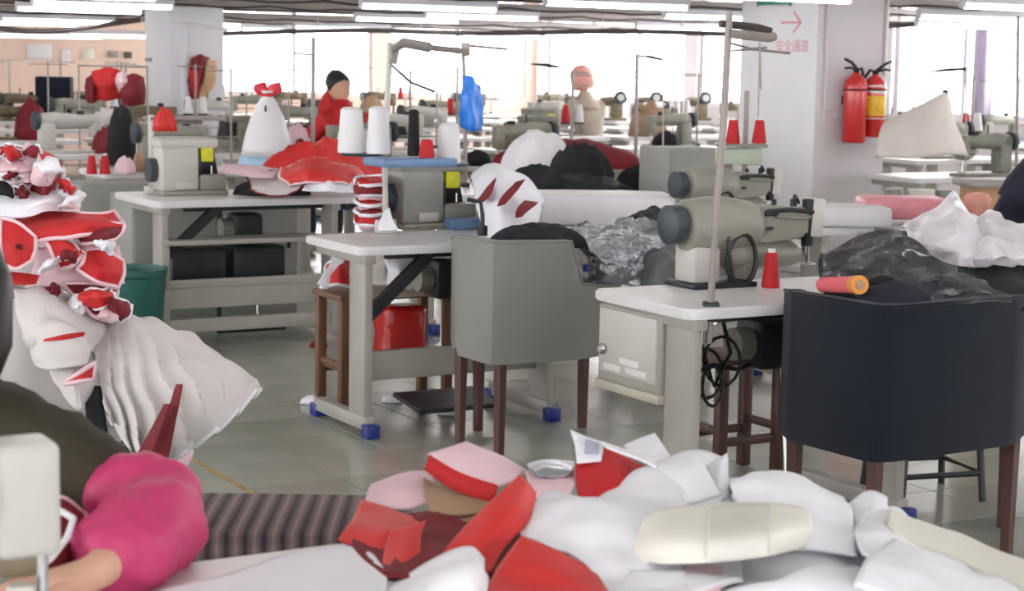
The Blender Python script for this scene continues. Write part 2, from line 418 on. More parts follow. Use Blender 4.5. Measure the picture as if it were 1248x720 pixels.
# purple curtain and notices -----------------------------------------
def curtain(name, c0, z0, z1, wd, label, seed):
    b = NB(); n = 40; g = []
    for i in range(2):
        r = []
        for j in range(n + 1):
            t = j / n; r.append(Vector((.05 * math.sin(t * 34 + seed) * (1 + .3 * i), (t - .5) * wd, z0 if i else z1)))
        g.append(r)
    mesh_grid(b, g); o = obj(name, b, 'purple', None, True, .004); o.location = c0; o.rotation_euler.z = GZ; tag(o, label, 'curtain')
curtain('curtain', G(14.28, 14.6), 1.02, 3.1, .22, 'pale purple curtain gathered beside the right-hand windows', 1)
curtain('curtain', G(14.28, 13.3), 2.15, 3.1, 2.4, 'short pale purple valance curtain over the right-hand window', 3)

# ================================================================== LIGHTING RAILS
ROWS = [-4.6, -2.2, .1, 2.2, 4.5, 6.5, 8.9, 11.1, 13.1, 15.3, 17.4, 19.6, 21.9]
def lighting_rail(b_, a0, a1, z, label):
    t = thing('lighting_rail', label, 'rail', G(a0, b_, z), GZ, 'lighting rails over the machine rows')
    L = a1 - a0
    box('channel', 'rail', (L / 2, 0, 0), (L, .09, .07), t, .006)
    box('bus_bar', 'rail_dark', (L / 2, .02, .085), (L, .05, .05), t, .004)
    box('cable_tray', 'rail', (L / 2, .05, .2), (L, .12, .05), t, .004)
    n = int(L / 2.4)
    for k in range(n + 1):
        x = .3 + k * (L - .6) / n
        rod('hanger', 'rail_dark', [(x, 0, .03), (x, 0, CEIL - z)], .007, t, 5)
    b = NB(); tube(b, [(i * L / 40, -.055 + .012 * math.sin(i * 2.1), -.005 - .03 * abs(math.sin(i * .9))) for i in range(41)], .009, 5)
    obj('cable', b, 'black', t)
    return t
def tube_light(loc, label):
    t = thing('tube_light', label, 'lamp', loc, GZ, 'fluorescent tube lights under the rails')
    box('housing', 'paint_white', (0, 0, 0), (1.24, .07, .05), t, .006)
    for s in (-.61, .61): box('end_cap', 'paint_white', (s, 0, -.04), (.02, .05, .04), t, .003)
    b = NB(); tube(b, [(-.6, 0, -.045), (.6, 0, -.045)], .017, 8); obj('lamp_tube', b, 'tube', t, True)
    return t
tl0 = None
RORD = ['first', 'second', 'third', 'fourth', 'fifth', 'sixth', 'seventh', 'eighth', 'ninth', 'tenth', 'eleventh', 'twelfth', 'thirteenth']
def span(b_):     # the stretch of row b_ that the camera looks along
    lo, hi = None, None
    for i in range(0, 150):
        a = i * .1; w = G(a, b_)
        if w.y > 1 and abs(w.x) < .31 * w.y: lo = a if lo is None else lo; hi = a
    return (lo, hi) if lo is not None else (-1, 4)
for ri, b_ in enumerate(ROWS):
    lo, hi = span(b_) if b_ > 3 else (-2.0, 6.0)
    z = (2.02 if b_ < 19 else 1.95) if b_ > 3 else 2.4
    lo -= .6; hi = min(hi + .6, 14.0)
    lighting_rail(b_, lo, hi, z, 'long grey lighting rail, ' + RORD[ri] + ' counted from the wall behind the camera to the far wall')
    n = max(2, int((hi - lo) / (1.9 if b_ < 10 else 2.9)))
    for k in range(n):
        loc = G(lo + (k + .5) * (hi - lo) / n, b_, z - .062)
        lab = 'lit white tube light, ' + RORD[k] + ' from the left under the ' + RORD[len(ROWS) - 1 - ri] + ' rail from the far wall'
        pc_a = lo + (k + .5) * (hi - lo) / n
        if abs(pc_a - 8.7) < 1.1 and abs(b_ - 10.6) < .9: continue
        if tl0 is None: tl0 = tube_light(loc, lab)
        else: dup(tl0, loc, GZ, lab)

# ================================================================== TABLES
def sewing_table(loc, label, group=None, L=1.2, D=.56, H=.765, cap='blue_cap', top='white_top', beam=True, brace=True, lite=False):
    """origin: floor below the front-left corner; x along the front edge, y to the back"""
    t = thing('sewing_table', label, 'table', loc, GZ, group)
    b = NB(); r = .045
    poly = []
    for (cx, cy, a0) in ((r, r, 180), (L - r, r, 270), (L - r, D - r, 0), (r, D - r, 90)):
        for k in range(5):
            q = math.radians(a0 + 22.5 * k); poly.append((cx + r * math.cos(q), cy + r * math.sin(q)))
    prism(b, poly, H - .034, H)
    es = [e for e in b.edges if abs(e.verts[0].co.z - e.verts[1].co.z) < 1e-6]
    bmesh.ops.bevel(b, geom=es, offset=.006, segments=2, affect='EDGES')
    obj('tabletop', b, top, t, 'auto')
    for x in (.055, L - .3):
        f = box('leg_frame', 'leg_grey', (x, .10, (H - .034 + .05) / 2), (.036, .15, H - .084), t, .006)
        box('foot_bar', 'leg_grey', (0, .16, .055 - (H - .034 + .05) / 2), (.05, .5, .055), f, .006)
        box('top_bracket', 'leg_grey', (0, .15, (H - .084) / 2 - .018), (.05, .48, .035), f, .005)
        if cap:
            for y in (-.1, .41): box('foot_cap', cap, (0, y, .028 - (H - .034 + .05) / 2), (.058, .06, .056), f, .005)
    if beam: box('stretcher', 'leg_grey', ((.055 + L - .3) / 2, .12, .27), (L - .39, .03, .12), t, .005)
    if not lite:
        box('under_frame', 'dark_steel', (L * .45, .14, H - .05), (L * .6, .03, .03), t, .003)
        if brace:
            b = NB(); bx(b, (.22, .1, H - .17), (.05, .04, .36), .004, ry=.85); obj('motor_bracket', b, 'dark_steel', t)
        m = box('motor', 'dark_steel', (L * .47, .34, H - .18), (.16, .16, .17), t, .03)
        b = NB(); cyl(b, (-.14, 0, 0), (-.08, 0, 0), .055); obj('motor_pulley', b, 'machine_dark', m); 
        b = NB(); bx(b, (L * .42, .2, .085), (.38, .26, .02), .004, rx=.12)
        obj('foot_pedal', b, 'dark_steel', t)
        rod('pedal_rod', 'metal', [(L * .5, .25, .1), (L * .5, .3, H - .25)], .006, t)
    return t

# ================================================================== MACHINES
def thread_stand(loc, label, cones, h=.62, group=None, rz=GZ, cat='thread stand', spread=.14):
    t = thing('thread_stand', label, cat, loc, rz, group)
    rod('pole', 'rail', [(0, 0, 0), (0, 0, h)], .009, t)
    box('base_clamp', 'dark_steel', (0, 0, .012), (.05, .05, .024), t, .004)
    rod('guide_arm', 'rail', [(-spread * 1.2, 0, h - .02), (spread * 1.2, 0, h - .02)], .005, t, 6)
    rod('tray_arm', 'rail', [(-spread * 1.2, 0, .2), (spread * 1.2, 0, .2)], .007, t, 6)
    for k, c in enumerate(cones):
        x = (-.5 + (k + .5) / len(cones)) * 2 * spread if len(cones) > 1 else spread * .7
        p = NB(); lathe(p, [(.045, .205), (.047, .211), (.045, .216)], (x, 0, 0), 14); obj('cone_plate', p, 'black', t)
        p = NB(); lathe(p, [(.038, .217), (.040, .23), (.024, .36), (.018, .37)], (x, 0, 0), 14); obj('thread_cone', p, c, t, 'auto')
    return t
def cylinder_bed_machine(loc, label, rz=GZ, s=1.0, body='machine'):
    """feed-off-arm machine seen from its back: wheel at -x, needle head at +x"""
    t = thing('sewing_machine', label, 'sewing machine', loc, rz, None)
    def P(n, m, bm, sm='auto', par=t):
        for v in bm.verts: v.co *= s
        return obj(n, bm, m, par, sm)
    b = NB(); bx(b, (-.10, 0, .008), (.24, .16, .016), .004); P('base_plate', 'dark_steel', b)
    b = NB(); bx(b, (-.155, 0, .075), (.10, .11, .12), .012); P('column', 'machine_light', b)
    b = NB(); bx(b, (.02, .01, .07), (.05, .10, .11), .01); P('rear_column', body, b)
    b = NB()                                               # round drive housing flowing into the shoulder
    tube(b, [(-.215, 0, .19), (-.20, 0, .19), (-.13, 0, .19), (-.06, 0, .19), (.03, 0, .185), (.06, 0, .18)], [.072, .082, .088, .088, .075, .06], 20); P('drive_housing', body, b, True)
    b = NB(); tube(b, [(-.275, 0, .195), (-.27, 0, .195), (-.23, 0, .195), (-.222, 0, .195)], [.05, .06, .06, .05], 24); P('hand_wheel', 'wheel', b)
    b = NB(); tube(b, [(-.235, 0, .195), (-.2, 0, .195)], [.035, .035], 14); P('wheel_hub', 'dark_steel', b)
    b = NB()
    arm = [(.02, .13), (.02, .235), (.06, .25), (.235, .238), (.25, .225), (.25, .155), (.21, .14), (.08, .13)]
    lo = [b.verts.new((x, -.05, z)) for x, z in arm]; hi = [b.verts.new((x, .05, z)) for x, z in arm]
    n = len(arm)
    for k in range(n): b.faces.new((lo[k], lo[(k + 1) % n], hi[(k + 1) % n], hi[k]))
    b.faces.new(lo); b.faces.new(hi[::-1]); bmesh.ops.bevel(b, geom=list(b.edges), offset=.01, segments=2, affect='EDGES'); P('upper_arm', body, b)
    b = NB(); tube(b, [(-.05, 0, .10), (.1, 0, .095), (.20, 0, .09), (.235, 0, .085)], [.05, .048, .042, .03], 14); P('cylinder_arm', body, b, True)
    b = NB(); bx(b, (.275, -.02, .205), (.05, .07, .125), .008, ry=.08); P('face_plate', 'machine_light', b)
    b = NB(); bx(b, (.245, -.035, .19), (.03, .03, .15), .006); P('needle_guard', 'dark_steel', b)
    b = NB(); tube(b, [(.07, -.055, .232), (.16, -.058, .234), (.25, -.055, .225)], .007, 8); P('lever_bar', 'dark_steel', b)
    b = NB(); tube(b, [(.1, -.056, .215), (.2, -.06, .205), (.25, -.05, .21)], .005, 8); P('looper_rod', 'machine_dark', b)
    b = NB(); bx(b, (.085, -.054, .225), (.05, .012, .018), .003); P('stitch_dial', 'black', b)
    b = NB(); bx(b, (.07, -.054, .178), (.045, .006, .011), .001); P('maker_plate', 'dark_steel', b)
    b = NB(); tube(b, [(.26, -.02, .15), (.262, -.02, .06)], .006, 8); P('needle_bar', 'metal', b)
    b = NB(); tube(b, [(.245, -.02, .15), (.245, -.02, .09)], .005, 8); P('presser_bar', 'metal', b)
    b = NB(); bx(b, (.268, -.02, .055), (.045, .02, .008), .003); P('presser_foot', 'metal', b)
    for pts_, r_ in (([(.19, -.02, .24), (.19, -.02, .262), (.21, -.02, .268), (.22, -.02, .25)], .005), ([(.235, .02, .23), (.235, .02, .275)], .007), ([(.15, .02, .24), (.15, .02, .262)], .009)):
        b = NB(); tube(b, pts_, r_, 8); P('tension_post', 'dark_steel', b)
    b = NB()
    tube(b, [(-.04 + .055 * math.cos(q), -.075, .085 + .08 * math.sin(q)) for q in [i * 2 * PI / 18 for i in range(19)]], .008, 6, False); P('drive_belt', 'black', b)
    b = NB(); tube(b, [(-.09, -.07, .21), (-.1, -.085, .12), (-.075, -.08, .03)], .006, 6); P('air_hose', 'dark_steel', b)
    return t
def lockstitch_machine(loc, label, rz, body='machine', group=None, s=1.0):
    t = thing('sewing_machine', label, 'sewing machine', loc, rz, group)
    def P(n, m, bm, sm='auto'):
        for v in bm.verts: v.co *= s
        return obj(n, bm, m, t, sm)
    b = NB(); bx(b, (0, 0, .012), (.48, .18, .024), .006); P('bed', body, b)
    b = NB(); bx(b, (-.16, 0, .13), (.12, .11, .22), .025); P('column', body, b)
    b = NB(); tube(b, [(-.21, 0, .24), (-.1, 0, .245), (.06, 0, .24), (.2, 0, .235)], [.055, .06, .05, .045], 14); P('arm', body, b, True)
    b = NB(); bx(b, (.205, 0, .2), (.075, .085, .17), .015); P('head', body, b)
    b = NB(); tube(b, [(-.26, 0, .24), (-.255, 0, .24), (-.225, 0, .24)], [.055, .07, .07], 18); P('hand_wheel', 'wheel', b)
    b = NB(); tube(b, [(.205, 0, .13), (.205, 0, .03)], .008, 6); P('needle_bar', 'metal', b)
    b = NB(); bx(b, (.205, 0, .03), (.03, .05, .01), .003); P('presser_foot', 'metal', b)
    b = NB(); tube(b, [(-.02, 0, .28), (-.02, 0, .36)], .006, 6); P('spool_pin', 'dark_steel', b)
    b = NB(); bx(b, (.1, 0, .3), (.05, .03, .03), .006); P('thread_guide', 'dark_steel', b)
    return t
def overlock_machine(loc, label, rz, body='machine_dark', group=None, s=1.0, guard=True):
    t = thing('overlock_machine', label, 'sewing machine', loc, rz, group)
    def P(n, m, bm, sm='auto'):
        for v in bm.verts: v.co *= s
        return obj(n, bm, m, t, sm)
    b = NB(); bx(b, (0, 0, .012), (.34, .26, .024), .006); P('base_plate', 'machine', b)
    b = NB(); bx(b, (-.07, 0, .13), (.19, .22, .22), .018); P('body', body, b)
    b = NB(); bx(b, (-.02, 0, .255), (.30, .2, .05), .015); P('upper_cover', body, b)
    b = NB(); bx(b, (.10, -.01, .06), (.14, .2, .08), .012); P('looper_bed', 'machine', b)
    b = NB(); bx(b, (.09, .02, .16), (.10, .12, .16), .012, ry=-.18); P('looper_cover', 'black', b)
    b = NB(); bx(b, (.075, -.062, .205), (.065, .05, .085), .006); P('warning_label', 'yellow', b)
    b = NB(); tube(b, [(.03, -.07, .19), (.03, -.08, .1), (.07, -.08, .07), (.13, -.08, .065)], .016, 8); P('finger_guard', 'black', b)
    b = NB(); tube(b, [(-.2, 0, .12), (-.165, 0, .12)], [.06, .06], 16); P('hand_wheel', 'wheel', b)
    b = NB(); tube(b, [(.11, -.05, .14), (.11, -.05, .1)], .005, 6); bx(b, (.11, -.05, .1), (.03, .05, .008), .002); P('presser_foot', 'metal', b)
    b = NB(); bx(b, (-.05, -.115, .05), (.09, .012, .035), .004); P('oil_gauge', 'machine_light', b)
    return t

# ================================================================== CHAIRS
def tub_chair(name, pts, zb, zts, m, label, legs, seat_z, leg_mat='dark_wood', th=.05):
    """pts: plan of the outer shell; zts: height of the top edge at each point"""
    t = thing(name, label, 'chair', (sum(p[0] for p in pts) / len(pts), sum(p[1] for p in pts) / len(pts), 0))
    o = t.location
    P = [Vector((p[0] - o.x, p[1] - o.y, 0)) for p in pts]
    n = len(P); cen = Vector()
    # inner outline: pushed towards the inside
    def inner(i):
        d = (P[min(i + 1, n - 1)] - P[max(i - 1, 0)]).normalized(); nn = Vector((-d.y, d.x, 0))
        return P[i] + nn * th
    b = NB(); cols = []
    for i in range(n):
        q = inner(i); zt = zts[i]
        cols.append([b.verts.new((P[i].x * .985, P[i].y * .985, zb)), b.verts.new((P[i].x, P[i].y, zb + .03)), b.verts.new((P[i].x, P[i].y, zt - .015)),
                     b.verts.new((P[i].x * .99 + q.x * .01, P[i].y * .99 + q.y * .01, zt)), b.verts.new((q.x, q.y, zt)), b.verts.new((q.x, q.y, zb))])
    for a, c in zip(cols, cols[1:]):
        for k in range(6): b.faces.new((a[k], a[(k + 1) % 6], c[(k + 1) % 6], c[k]))
    b.faces.new(cols[0]); b.faces.new(cols[-1][::-1])
    sh = obj('shell', b, m, t, 'auto')
    bv = sh.modifiers.new('bev', 'BEVEL'); bv.width = .012; bv.segments = 2; bv.limit_method = 'ANGLE'
    # top seam piping
    b = NB(); tube(b, [(p.x, p.y, z - .004) for p, z in zip([P[i] * .97 + inner(i) * .03 for i in range(n)], zts)], .006, 6); obj('piping', b, m, sh, True)
    b = NB(); poly = [inner(i) for i in range(n)]
    prism(b, [(p.x, p.y) for p in poly], zb, seat_z); obj('seat', b, m, t, 'auto')
    for (x, y) in legs:
        q = NB(); tube(q, [(x - o.x, y - o.y, zb + .03), (x - o.x, y - o.y, 0)], [.026, .02], 4); obj('leg', q, leg_mat, t)
    return t

# ================================================================== NEAR FURNITURE
TZ = .765
def cone_thing(loc, m, label, s=1.0, r=.03, h=.115, group=None):
    b = NB(); lathe(b, [(r * .97, 0), (r, .008), (r * .62, h - .006), (r * .5, h)], (0, 0, 0), 18)
    o = obj('thread_cone', b, m, None, 'auto'); o.location = loc; o.scale = (s, s, s); tag(o, label, 'thread cone', group)
    b = NB(); lathe(b, [(r * .42, h - .002), (r * .42, h + .012), (r * .3, h + .012)], (0, 0, 0), 12); obj('spool_core', b, 'cream_cloth', o, 'auto')
    return o

# --- table of the near right-hand machine
tr = sewing_table(G(3.165, 4.41), 'white-topped sewing table holding the large grey machine and a drawer box', brace=False, beam=False)
d = box('drawer', 'leg_grey', (.085, .36, .595), (.12, .36, .25), tr, .006)
box('drawer_lip', 'beige_steel', (0, 0, -.14), (.14, .37, .03), d, .004)
box('drawer_front', 'machine_light', (-.063, 0, .01), (.012, .33, .21), d, .004)
b = NB(); lathe(b, [(.016, 0), (.019, .012), (.01, .022)], (0, 0, 0), 12)
for v in b.verts: v.co = Vector((-v.co.z - .067, v.co.y + .13, v.co.x - .02))
obj('knob', b, 'metal', d, 'auto')
for k, (y, z, w) in enumerate(((-.02, -.045, .11), (-.06, -.072, .12), (.08, -.075, .1))): box('printed_label', 'white_top', (-.0705, y, z), (.003, w, .02), d, .0005)
# thread pole clamped to the table's front edge
pole_b = atz(866, 372, TZ)
t = thing('thread_stand', 'tall grey thread pole clamped to the near right sewing table', 'thread stand', (pole_b.x, pole_b.y, TZ - .035))
# pole: runs from below the table to 1.66 m, leaning a little to the right
rod('pole', 'rail', [(-.005, -.02, -.08), (.006, -.02, .35), (.02, -.02, .6), (.026, -.02, .93)], .011, t)
rod('guide_arm', 'rail', [(.03, -.03, .865), (.15, -.02, .855), (.165, -.01, .86)], .014, t)
rod('guide_arm', 'rail_dark', [(.0, -.02, .895), (.12, .02, .885), (.16, .03, .875)], .012, t)
rod('guide_wire', 'rail', [(.02, -.02, .84), (.1, .0, .82), (.22, .03, .81)], .004, t, 5)
rod('guide_wire', 'rail', [(.12, -.02, .84), (.128, -.02, .7)], .003, t, 5)
box('table_clamp', 'dark_steel', (0, -.012, .018), (.05, .05, .06), t, .005)
mo = atz(898, 346, TZ)
cylinder_bed_machine(mo, 'large grey sewing machine with dark hand wheel on the near right table', GZ, 1.08)
cone_thing(atz(939, 350, TZ), 'red_cloth', 'red thread cone standing alone on the near right sewing table', 1.0, .031, .118)
# cables and hanging motor gear below
b = NB()
def loop(cx, cy, Y, rx, ry, r=.006, n=16):
    tube(b, [at(cx + rx * math.cos(q), cy + ry * math.sin(q), Y + .03 * math.sin(3 * q)) for q in [i * 2 * PI / n for i in range(n + 1)]], r, 5, False)
loop(868, 470, 5.75, 12, 25); loop(862, 455, 5.85, 18, 30); loop(880, 440, 5.8, 22, 30)
tube(b, [at(850, 390, 5.75), at(858, 430, 5.8), at(870, 470, 5.75), at(890, 430, 5.85), at(880, 385, 5.8)], .007, 6)
tube(b, [at(842, 455, 5.8), at(870, 445, 5.8), at(900, 450, 5.85), at(925, 440, 6.0)], .009, 6)
c0 = at(868, 440, 5.8)
for v in b.verts: v.co -= c0
o = obj('cable_bundle', b, 'black', None, True); o.location = c0; tag(o, 'tangle of black cables hanging below the near right sewing table', 'cable')
o = box('junction_box', 'metal', at(848, 405, 5.7) , (.05, .04, .08), None, .006); tag(o, 'small bright metal switch box below the near right table', 'switch box')

# --- table of the overlock in the middle
tc = sewing_table(G(3.0, 6.4), 'white-topped sewing table with blue foot caps carrying the overlock machine', L=1.2, D=.56)
oo = atz(520, 276, TZ)
overlock_machine(oo, 'grey overlock machine with a yellow label beside the white striped jacket', GZ, 'grey_cab', None, 1.08)
b = NB(); bx(b, (0, 0, .012), (.15, .09, .05), .012); o = obj('oil_box', b, 'tray_blue', None, 'auto'); o.location = atz(563, 279, TZ) + Vector((0, 0, .012)); o.rotation_euler.z = GZ
tag(o, 'small pale blue box beside the overlock machine on the middle table', 'box')
b = NB(); lp = [at(570, 243, 7.12), at(586, 246, 7.1), at(588, 262, 7.1), at(588, 284, 7.1)]
lc = at(588, 284, 7.1); tube(b, [p - lc for p in lp], .009, 8); lathe(b, [(.02, -.01), (.02, .03)], (0, 0, 0), 12)
o = obj('lever_arm', b, 'dark_steel', None, 'auto'); o.location = lc; tag(o, 'bent black lever arm standing at the front edge of the middle table', 'lever')
# stand over the overlock, with its blue tray
sb = atz(470, 284, TZ)
t = thing('thread_stand', 'pale thread stand with blue tray and plates above the overlock machine', 'thread stand', sb)
L_ = lambda x, y, Y: at(x, y, Y) - sb
rod('pole', 'machine_light', [(0, 0, 0), L_(469, 180, sb.y), L_(476, 52, sb.y)], .0125, t)
box('base_clamp', 'machine_light', (0, 0, .03), (.09, .07, .06), t, .01)
b = NB(); bx(b, (0, 0, 0), (.34, .2, .035), .01); o = obj('tray', b, 'tray_blue', t, 'auto'); o.location = L_(500, 197, 7.4); o.rotation_euler.z = GZ
for (x, y) in ((441, 188), (546, 200)):
    b = NB(); lathe(b, [(.085, -.006), (.09, 0), (.085, .006)], (0, 0, 0), 22); o = obj('cone_plate', b, 'wheel', t, 'auto'); o.location = L_(x, y, 7.5)
rod('tray_arm', 'rail', [L_(441, 190, 7.5), L_(500, 194, 7.42), L_(546, 202, 7.5)], .009, t)
rod('guide_arm', 'rail', [L_(478, 78, sb.y), L_(482, 58, sb.y), L_(492, 52, 7.2), L_(524, 58, 7.25)], .02, t)
rod('guide_arm', 'rail', [L_(524, 58, 7.25), L_(570, 63, 7.3)], .012, t)
rod('guide_wire', 'rail_dark', [L_(478, 80, sb.y), L_(500, 100, 7.2), L_(530, 112, 7.2)], .006, t, 5)
for (x, y, Y, m, lab, r, h) in ((428, 186, 7.52, 'thread_white', 'left tall white thread cone of the pair on the stand above the overlock', .057, .19), (461, 187, 7.47, 'thread_white', 'right tall white thread cone of the pair on the stand above the overlock', .050, .195),
                             (547, 198, 7.48, 'thread_white', 'single tall white thread cone at the right end of the blue tray', .050, .165), (504, 190, 7.42, 'thread_black', 'slim black thread cone on the blue tray above the overlock', .026, .19),
                             (520, 192, 7.38, 'thread_red', 'short red thread cone on the blue tray beside the white cone', .032, .075)):
    b = NB(); lathe(b, [(r * .97, 0), (r, .01), (r * .8, h - .012), (r * .6, h - .003), (r * .3, h)], (0, 0, 0), 20)
    o = obj('thread_cone', b, m, None, 'auto'); o.location = at(x, y, Y); tag(o, lab, 'thread cone')

# --- grey tub chair used as a bin, navy tub chair
tub_chair('tub_chair', [(-.245, 7.19), (-.225, 6.98), (-.205, 6.93), (-.10, 6.76), (-.073, 6.735), (-.02, 6.74), (.225, 6.875), (.27, 6.90), (.41, 7.06), (.43, 7.20), (.31, 7.42)],
          .36, [.8, .83, .83, .832, .832, .832, .825, .66, .63, .62, .62], 'grey_uph', 'grey upholstered tub chair holding black clothing and a silver bag', [(-.195, 6.96), (-.04, 6.80), (.30, 7.36), (-.13, 7.26)], .5)
tub_chair('tub_chair', [(.84, 5.53), (.845, 5.46), (.85, 5.42), (1.03, 5.15), (1.063, 5.13), (1.11, 5.14), (1.52, 5.40), (1.56, 5.44), (1.71, 5.76), (1.64, 5.98)],
          .365, [.82, .825, .825, .826, .826, .826, .826, .826, .82, .82], 'navy_uph', 'dark navy upholstered tub chair heaped with bagged clothes', [(.88, 5.46), (1.08, 5.22), (1.64, 5.84), (1.56, 5.50)], .56)
# black steel stool behind it
st = thing('steel_stool', 'black steel stool with foot ring behind the navy tub chair', 'stool', at(1150, 608, 6.2) * Vector((1, 1, 0)) if False else (1.47, 6.28, 0), .3)
for i, (x, y) in enumerate(((-.16, -.14), (.16, -.14), (.16, .14), (-.16, .14))):
    rod('leg', 'dark_steel', [(x * .8, y * .8, .46), (x, y, 0)], .013, st)
b = NB(); q = [(-.155, -.135, .1), (.155, -.135, .1), (.155, .135, .1), (-.155, .135, .1)]; tube(b, q + [q[0]], .011, 6, False); obj('foot_ring', b, 'dark_steel', st)
box('seat', 'black', (0, 0, .475), (.32, .3, .035), st, .014)
# round wooden stool seats under the tables
def wood_stool(loc, label, h=.46, w=.3, d=.24, rz=GZ, rung=True, m='dark_wood'):
    t = thing('wooden_stool', label, 'stool', loc, rz)
    for (x, y) in ((-1, -1), (1, -1), (1, 1), (-1, 1)):
        b = NB(); bx(b, (x * (w / 2 - .03), y * (d / 2 - .03), h / 2 - .01), (.04, .04, h - .03), .004); obj('leg', b, m, t, 'auto')
    box('seat', m, (0, 0, h - .013), (w, d, .026), t, .006)
    if rung:
        for y in (-1, 1): box('rung', m, (0, y * (d / 2 - .03), .15), (w - .1, .022, .03), t, .003)
        for x in (-1, 1): box('rung', m, (x * (w / 2 - .03), 0, .19), (.022, d - .1, .03), t, .003)
    return t
wood_stool(G(3.98, 5.25), 'dark red wooden stool behind the near right sewing table', .46, .32, .26)
ws = wood_stool((-.56, 7.86, 0), 'brown wooden bench with a lower shelf behind the middle table', .5, .56, .3, GZ, True, 'wood')
box('shelf', 'wood', (0, 0, .17), (.5, .24, .02), ws, .003)
# red bag on that bench's shelf
b = NB(); bx(b, (0, 0, .125), (.2, .16, .25), .03, seg=3)
bmesh.ops.subdivide_edges(b, edges=[e for e in b.edges if e.calc_length() > .05], cuts=3, use_grid_fill=True)
for v in b.verts: v.co += Vector((noise.noise(v.co * 22), noise.noise(v.co * 22 + Vector((3, 0, 0))), 0)) * .012
o = obj('red_bag', b, mat('shiny red plastic', (196, 34, 36), .22, var=.12, bump=.5, bs=30), None, True); o.location = (-.49, 7.84, .185); o.rotation_euler.z = GZ; tag(o, 'shiny red plastic bag on the bench shelf under the middle table', 'bag')

# --- back table
tb = sewing_table(G(2.985, 8.78), 'white-topped back sewing table with a grey shelf frame below', L=1.3, D=.72, cap=None, beam=False, brace=True)
box('shelf', 'leg_grey', (.5, .1, .55), (.9, .22, .025), tb, .004)
box('lower_beam', 'leg_grey', (.52, .02, .285), (.94, .03, .15), tb, .005)
box('lower_beam_lip', 'leg_grey', (.52, 0, .33), (.94, .02, .02), tb, .004)
box('bottom_bar', 'leg_grey', (.52, .03, .12), (.9, .04, .07), tb, .005)
for x in (.05, 1.0): box('inner_post', 'leg_grey', (x, .03, .32), (.045, .05, .5), tb, .005)
for x, w in ((.3, .3), (.64, .3)): box('under_box', 'dark_steel', (x, .3, .4), (w, .2, .2), tb, .02)
overlock_machine(atz(228, 236, TZ), 'pale grey overlock machine with a yellow label on the back table', GZ, 'machine_light', None, 1.08)
t = thing('thread_stand', 'pale thread pole with small tray at the left of the back table', 'thread stand', atz(185, 236, TZ), GZ)
rod('pole', 'machine_light', [(0, 0, 0), (0, 0, .42)], .017, t); box('base_clamp', 'machine_light', (0, 0, .02), (.07, .07, .04), t, .008)
box('tray', 'rail', (.2, .05, .40), (.42, .14, .02), t, .005); rod('tray_arm', 'rail', [(0, 0, .38), (.3, .05, .38)], .01, t)
o = box('spool_box', 'kraft', atz(196, 234, TZ) + Vector((0, 0, .06)), (.05, .05, .12), None, .006); tag(o, 'small brown box beside the pole on the back table', 'box')
# cabinets and bin behind the back table
for (a, w, lab) in ((3.15, .50, 'grey metal cabinet behind the back table, left one of the two'), (3.68, .46, 'grey metal cabinet behind the back table with a white tag')):
    t = thing('grey_cabinet', lab, 'cabinet', G(a + w / 2, 9.88), GZ)
    box('body', 'grey_cab', (0, 0, .36), (w, .4, .72), t, .006); box('door', 'grey_cab', (0, -.205, .37), (w - .02, .012, .64), t, .004)
    if 'tag' in lab: box('white_tag', 'white_top', (-.12, -.214, .55), (.035, .004, .09), t, .001)
    box('handle', 'dark_steel', (w / 2 - .06, -.22, .45), (.015, .02, .09), t, .004)
b = NB(); lathe(b, [(.14, 0), (.15, .02), (.175, .40), (.185, .41), (.185, .44), (.165, .44), (.14, .04)], (0, 0, 0), 24)
o = obj('waste_bin', b, 'teal', None, 'auto'); o.location = at(160, 400, 9.0) * Vector((1, 1, 0)); tag(o, 'teal plastic waste bin on the floor left of the back table', 'bin')

# --- second-row tables to the right
t2 = sewing_table(G(4.55, 6.45), 'white-topped table with the second cylinder machine behind the near one', L=1.15, lite=True)
cylinder_bed_machine(at(880, 262, 8.3) * Vector((1, 1, 0)) + Vector((0, 0, TZ)), 'second grey sewing machine behind the large one on the right', GZ, 1.0, 'machine')
s2b = at(906, 250, 8.45); s2b.z = TZ
t = thing('thread_stand', 'thread stand with a pale green box tray beside the white pillar', 'thread stand', s2b)
L_ = lambda x, y, Y: at(x, y, Y) - s2b
rod('pole', 'rail', [(0, 0, 0), (0, 0, .62)], .012, t)
b = NB(); bx(b, (0, 0, 0), (.21, .12, .075), .008); o = obj('box_tray', b, mat('pale green enamel', (168, 178, 158), .45), t, 'auto'); o.location = L_(900, 190, 8.45); o.rotation_euler.z = 0
b = NB(); bx(b, (0, 0, 0), (.24, .1, .014), .004); o = obj('tray', b, 'machine_dark', t, 'auto'); o.location = L_(903, 177, 8.42)
rod('guide_wire', 'rail', [L_(924, 145, 8.42), L_(926, 60, 8.42)], .003, t, 5)
rod('guide_arm', 'rail', [L_(890, 62, 8.42), L_(935, 58, 8.42)], .006, t, 5)
for x in (893, 925): cone_thing(at(x, 174.5, 8.42), 'thread_red', 'left red thread cone on the tray before the white pillar' if x < 900 else 'right red thread cone on the tray before the white pillar', 1.0, .034, .108)
t3 = sewing_table(G(5.78, 6.45), 'table behind the navy chair stacked with white and pink packs', L=1.2, lite=True)
t4 = sewing_table(G(4.5, 8.75), 'white-topped table behind the striped jacket heaped with bagged clothes', L=1.25, lite=True)
t5 = sewing_table(G(5.8, 8.85), 'white-topped table in the third row left of the pillar', L=1.2, lite=True)

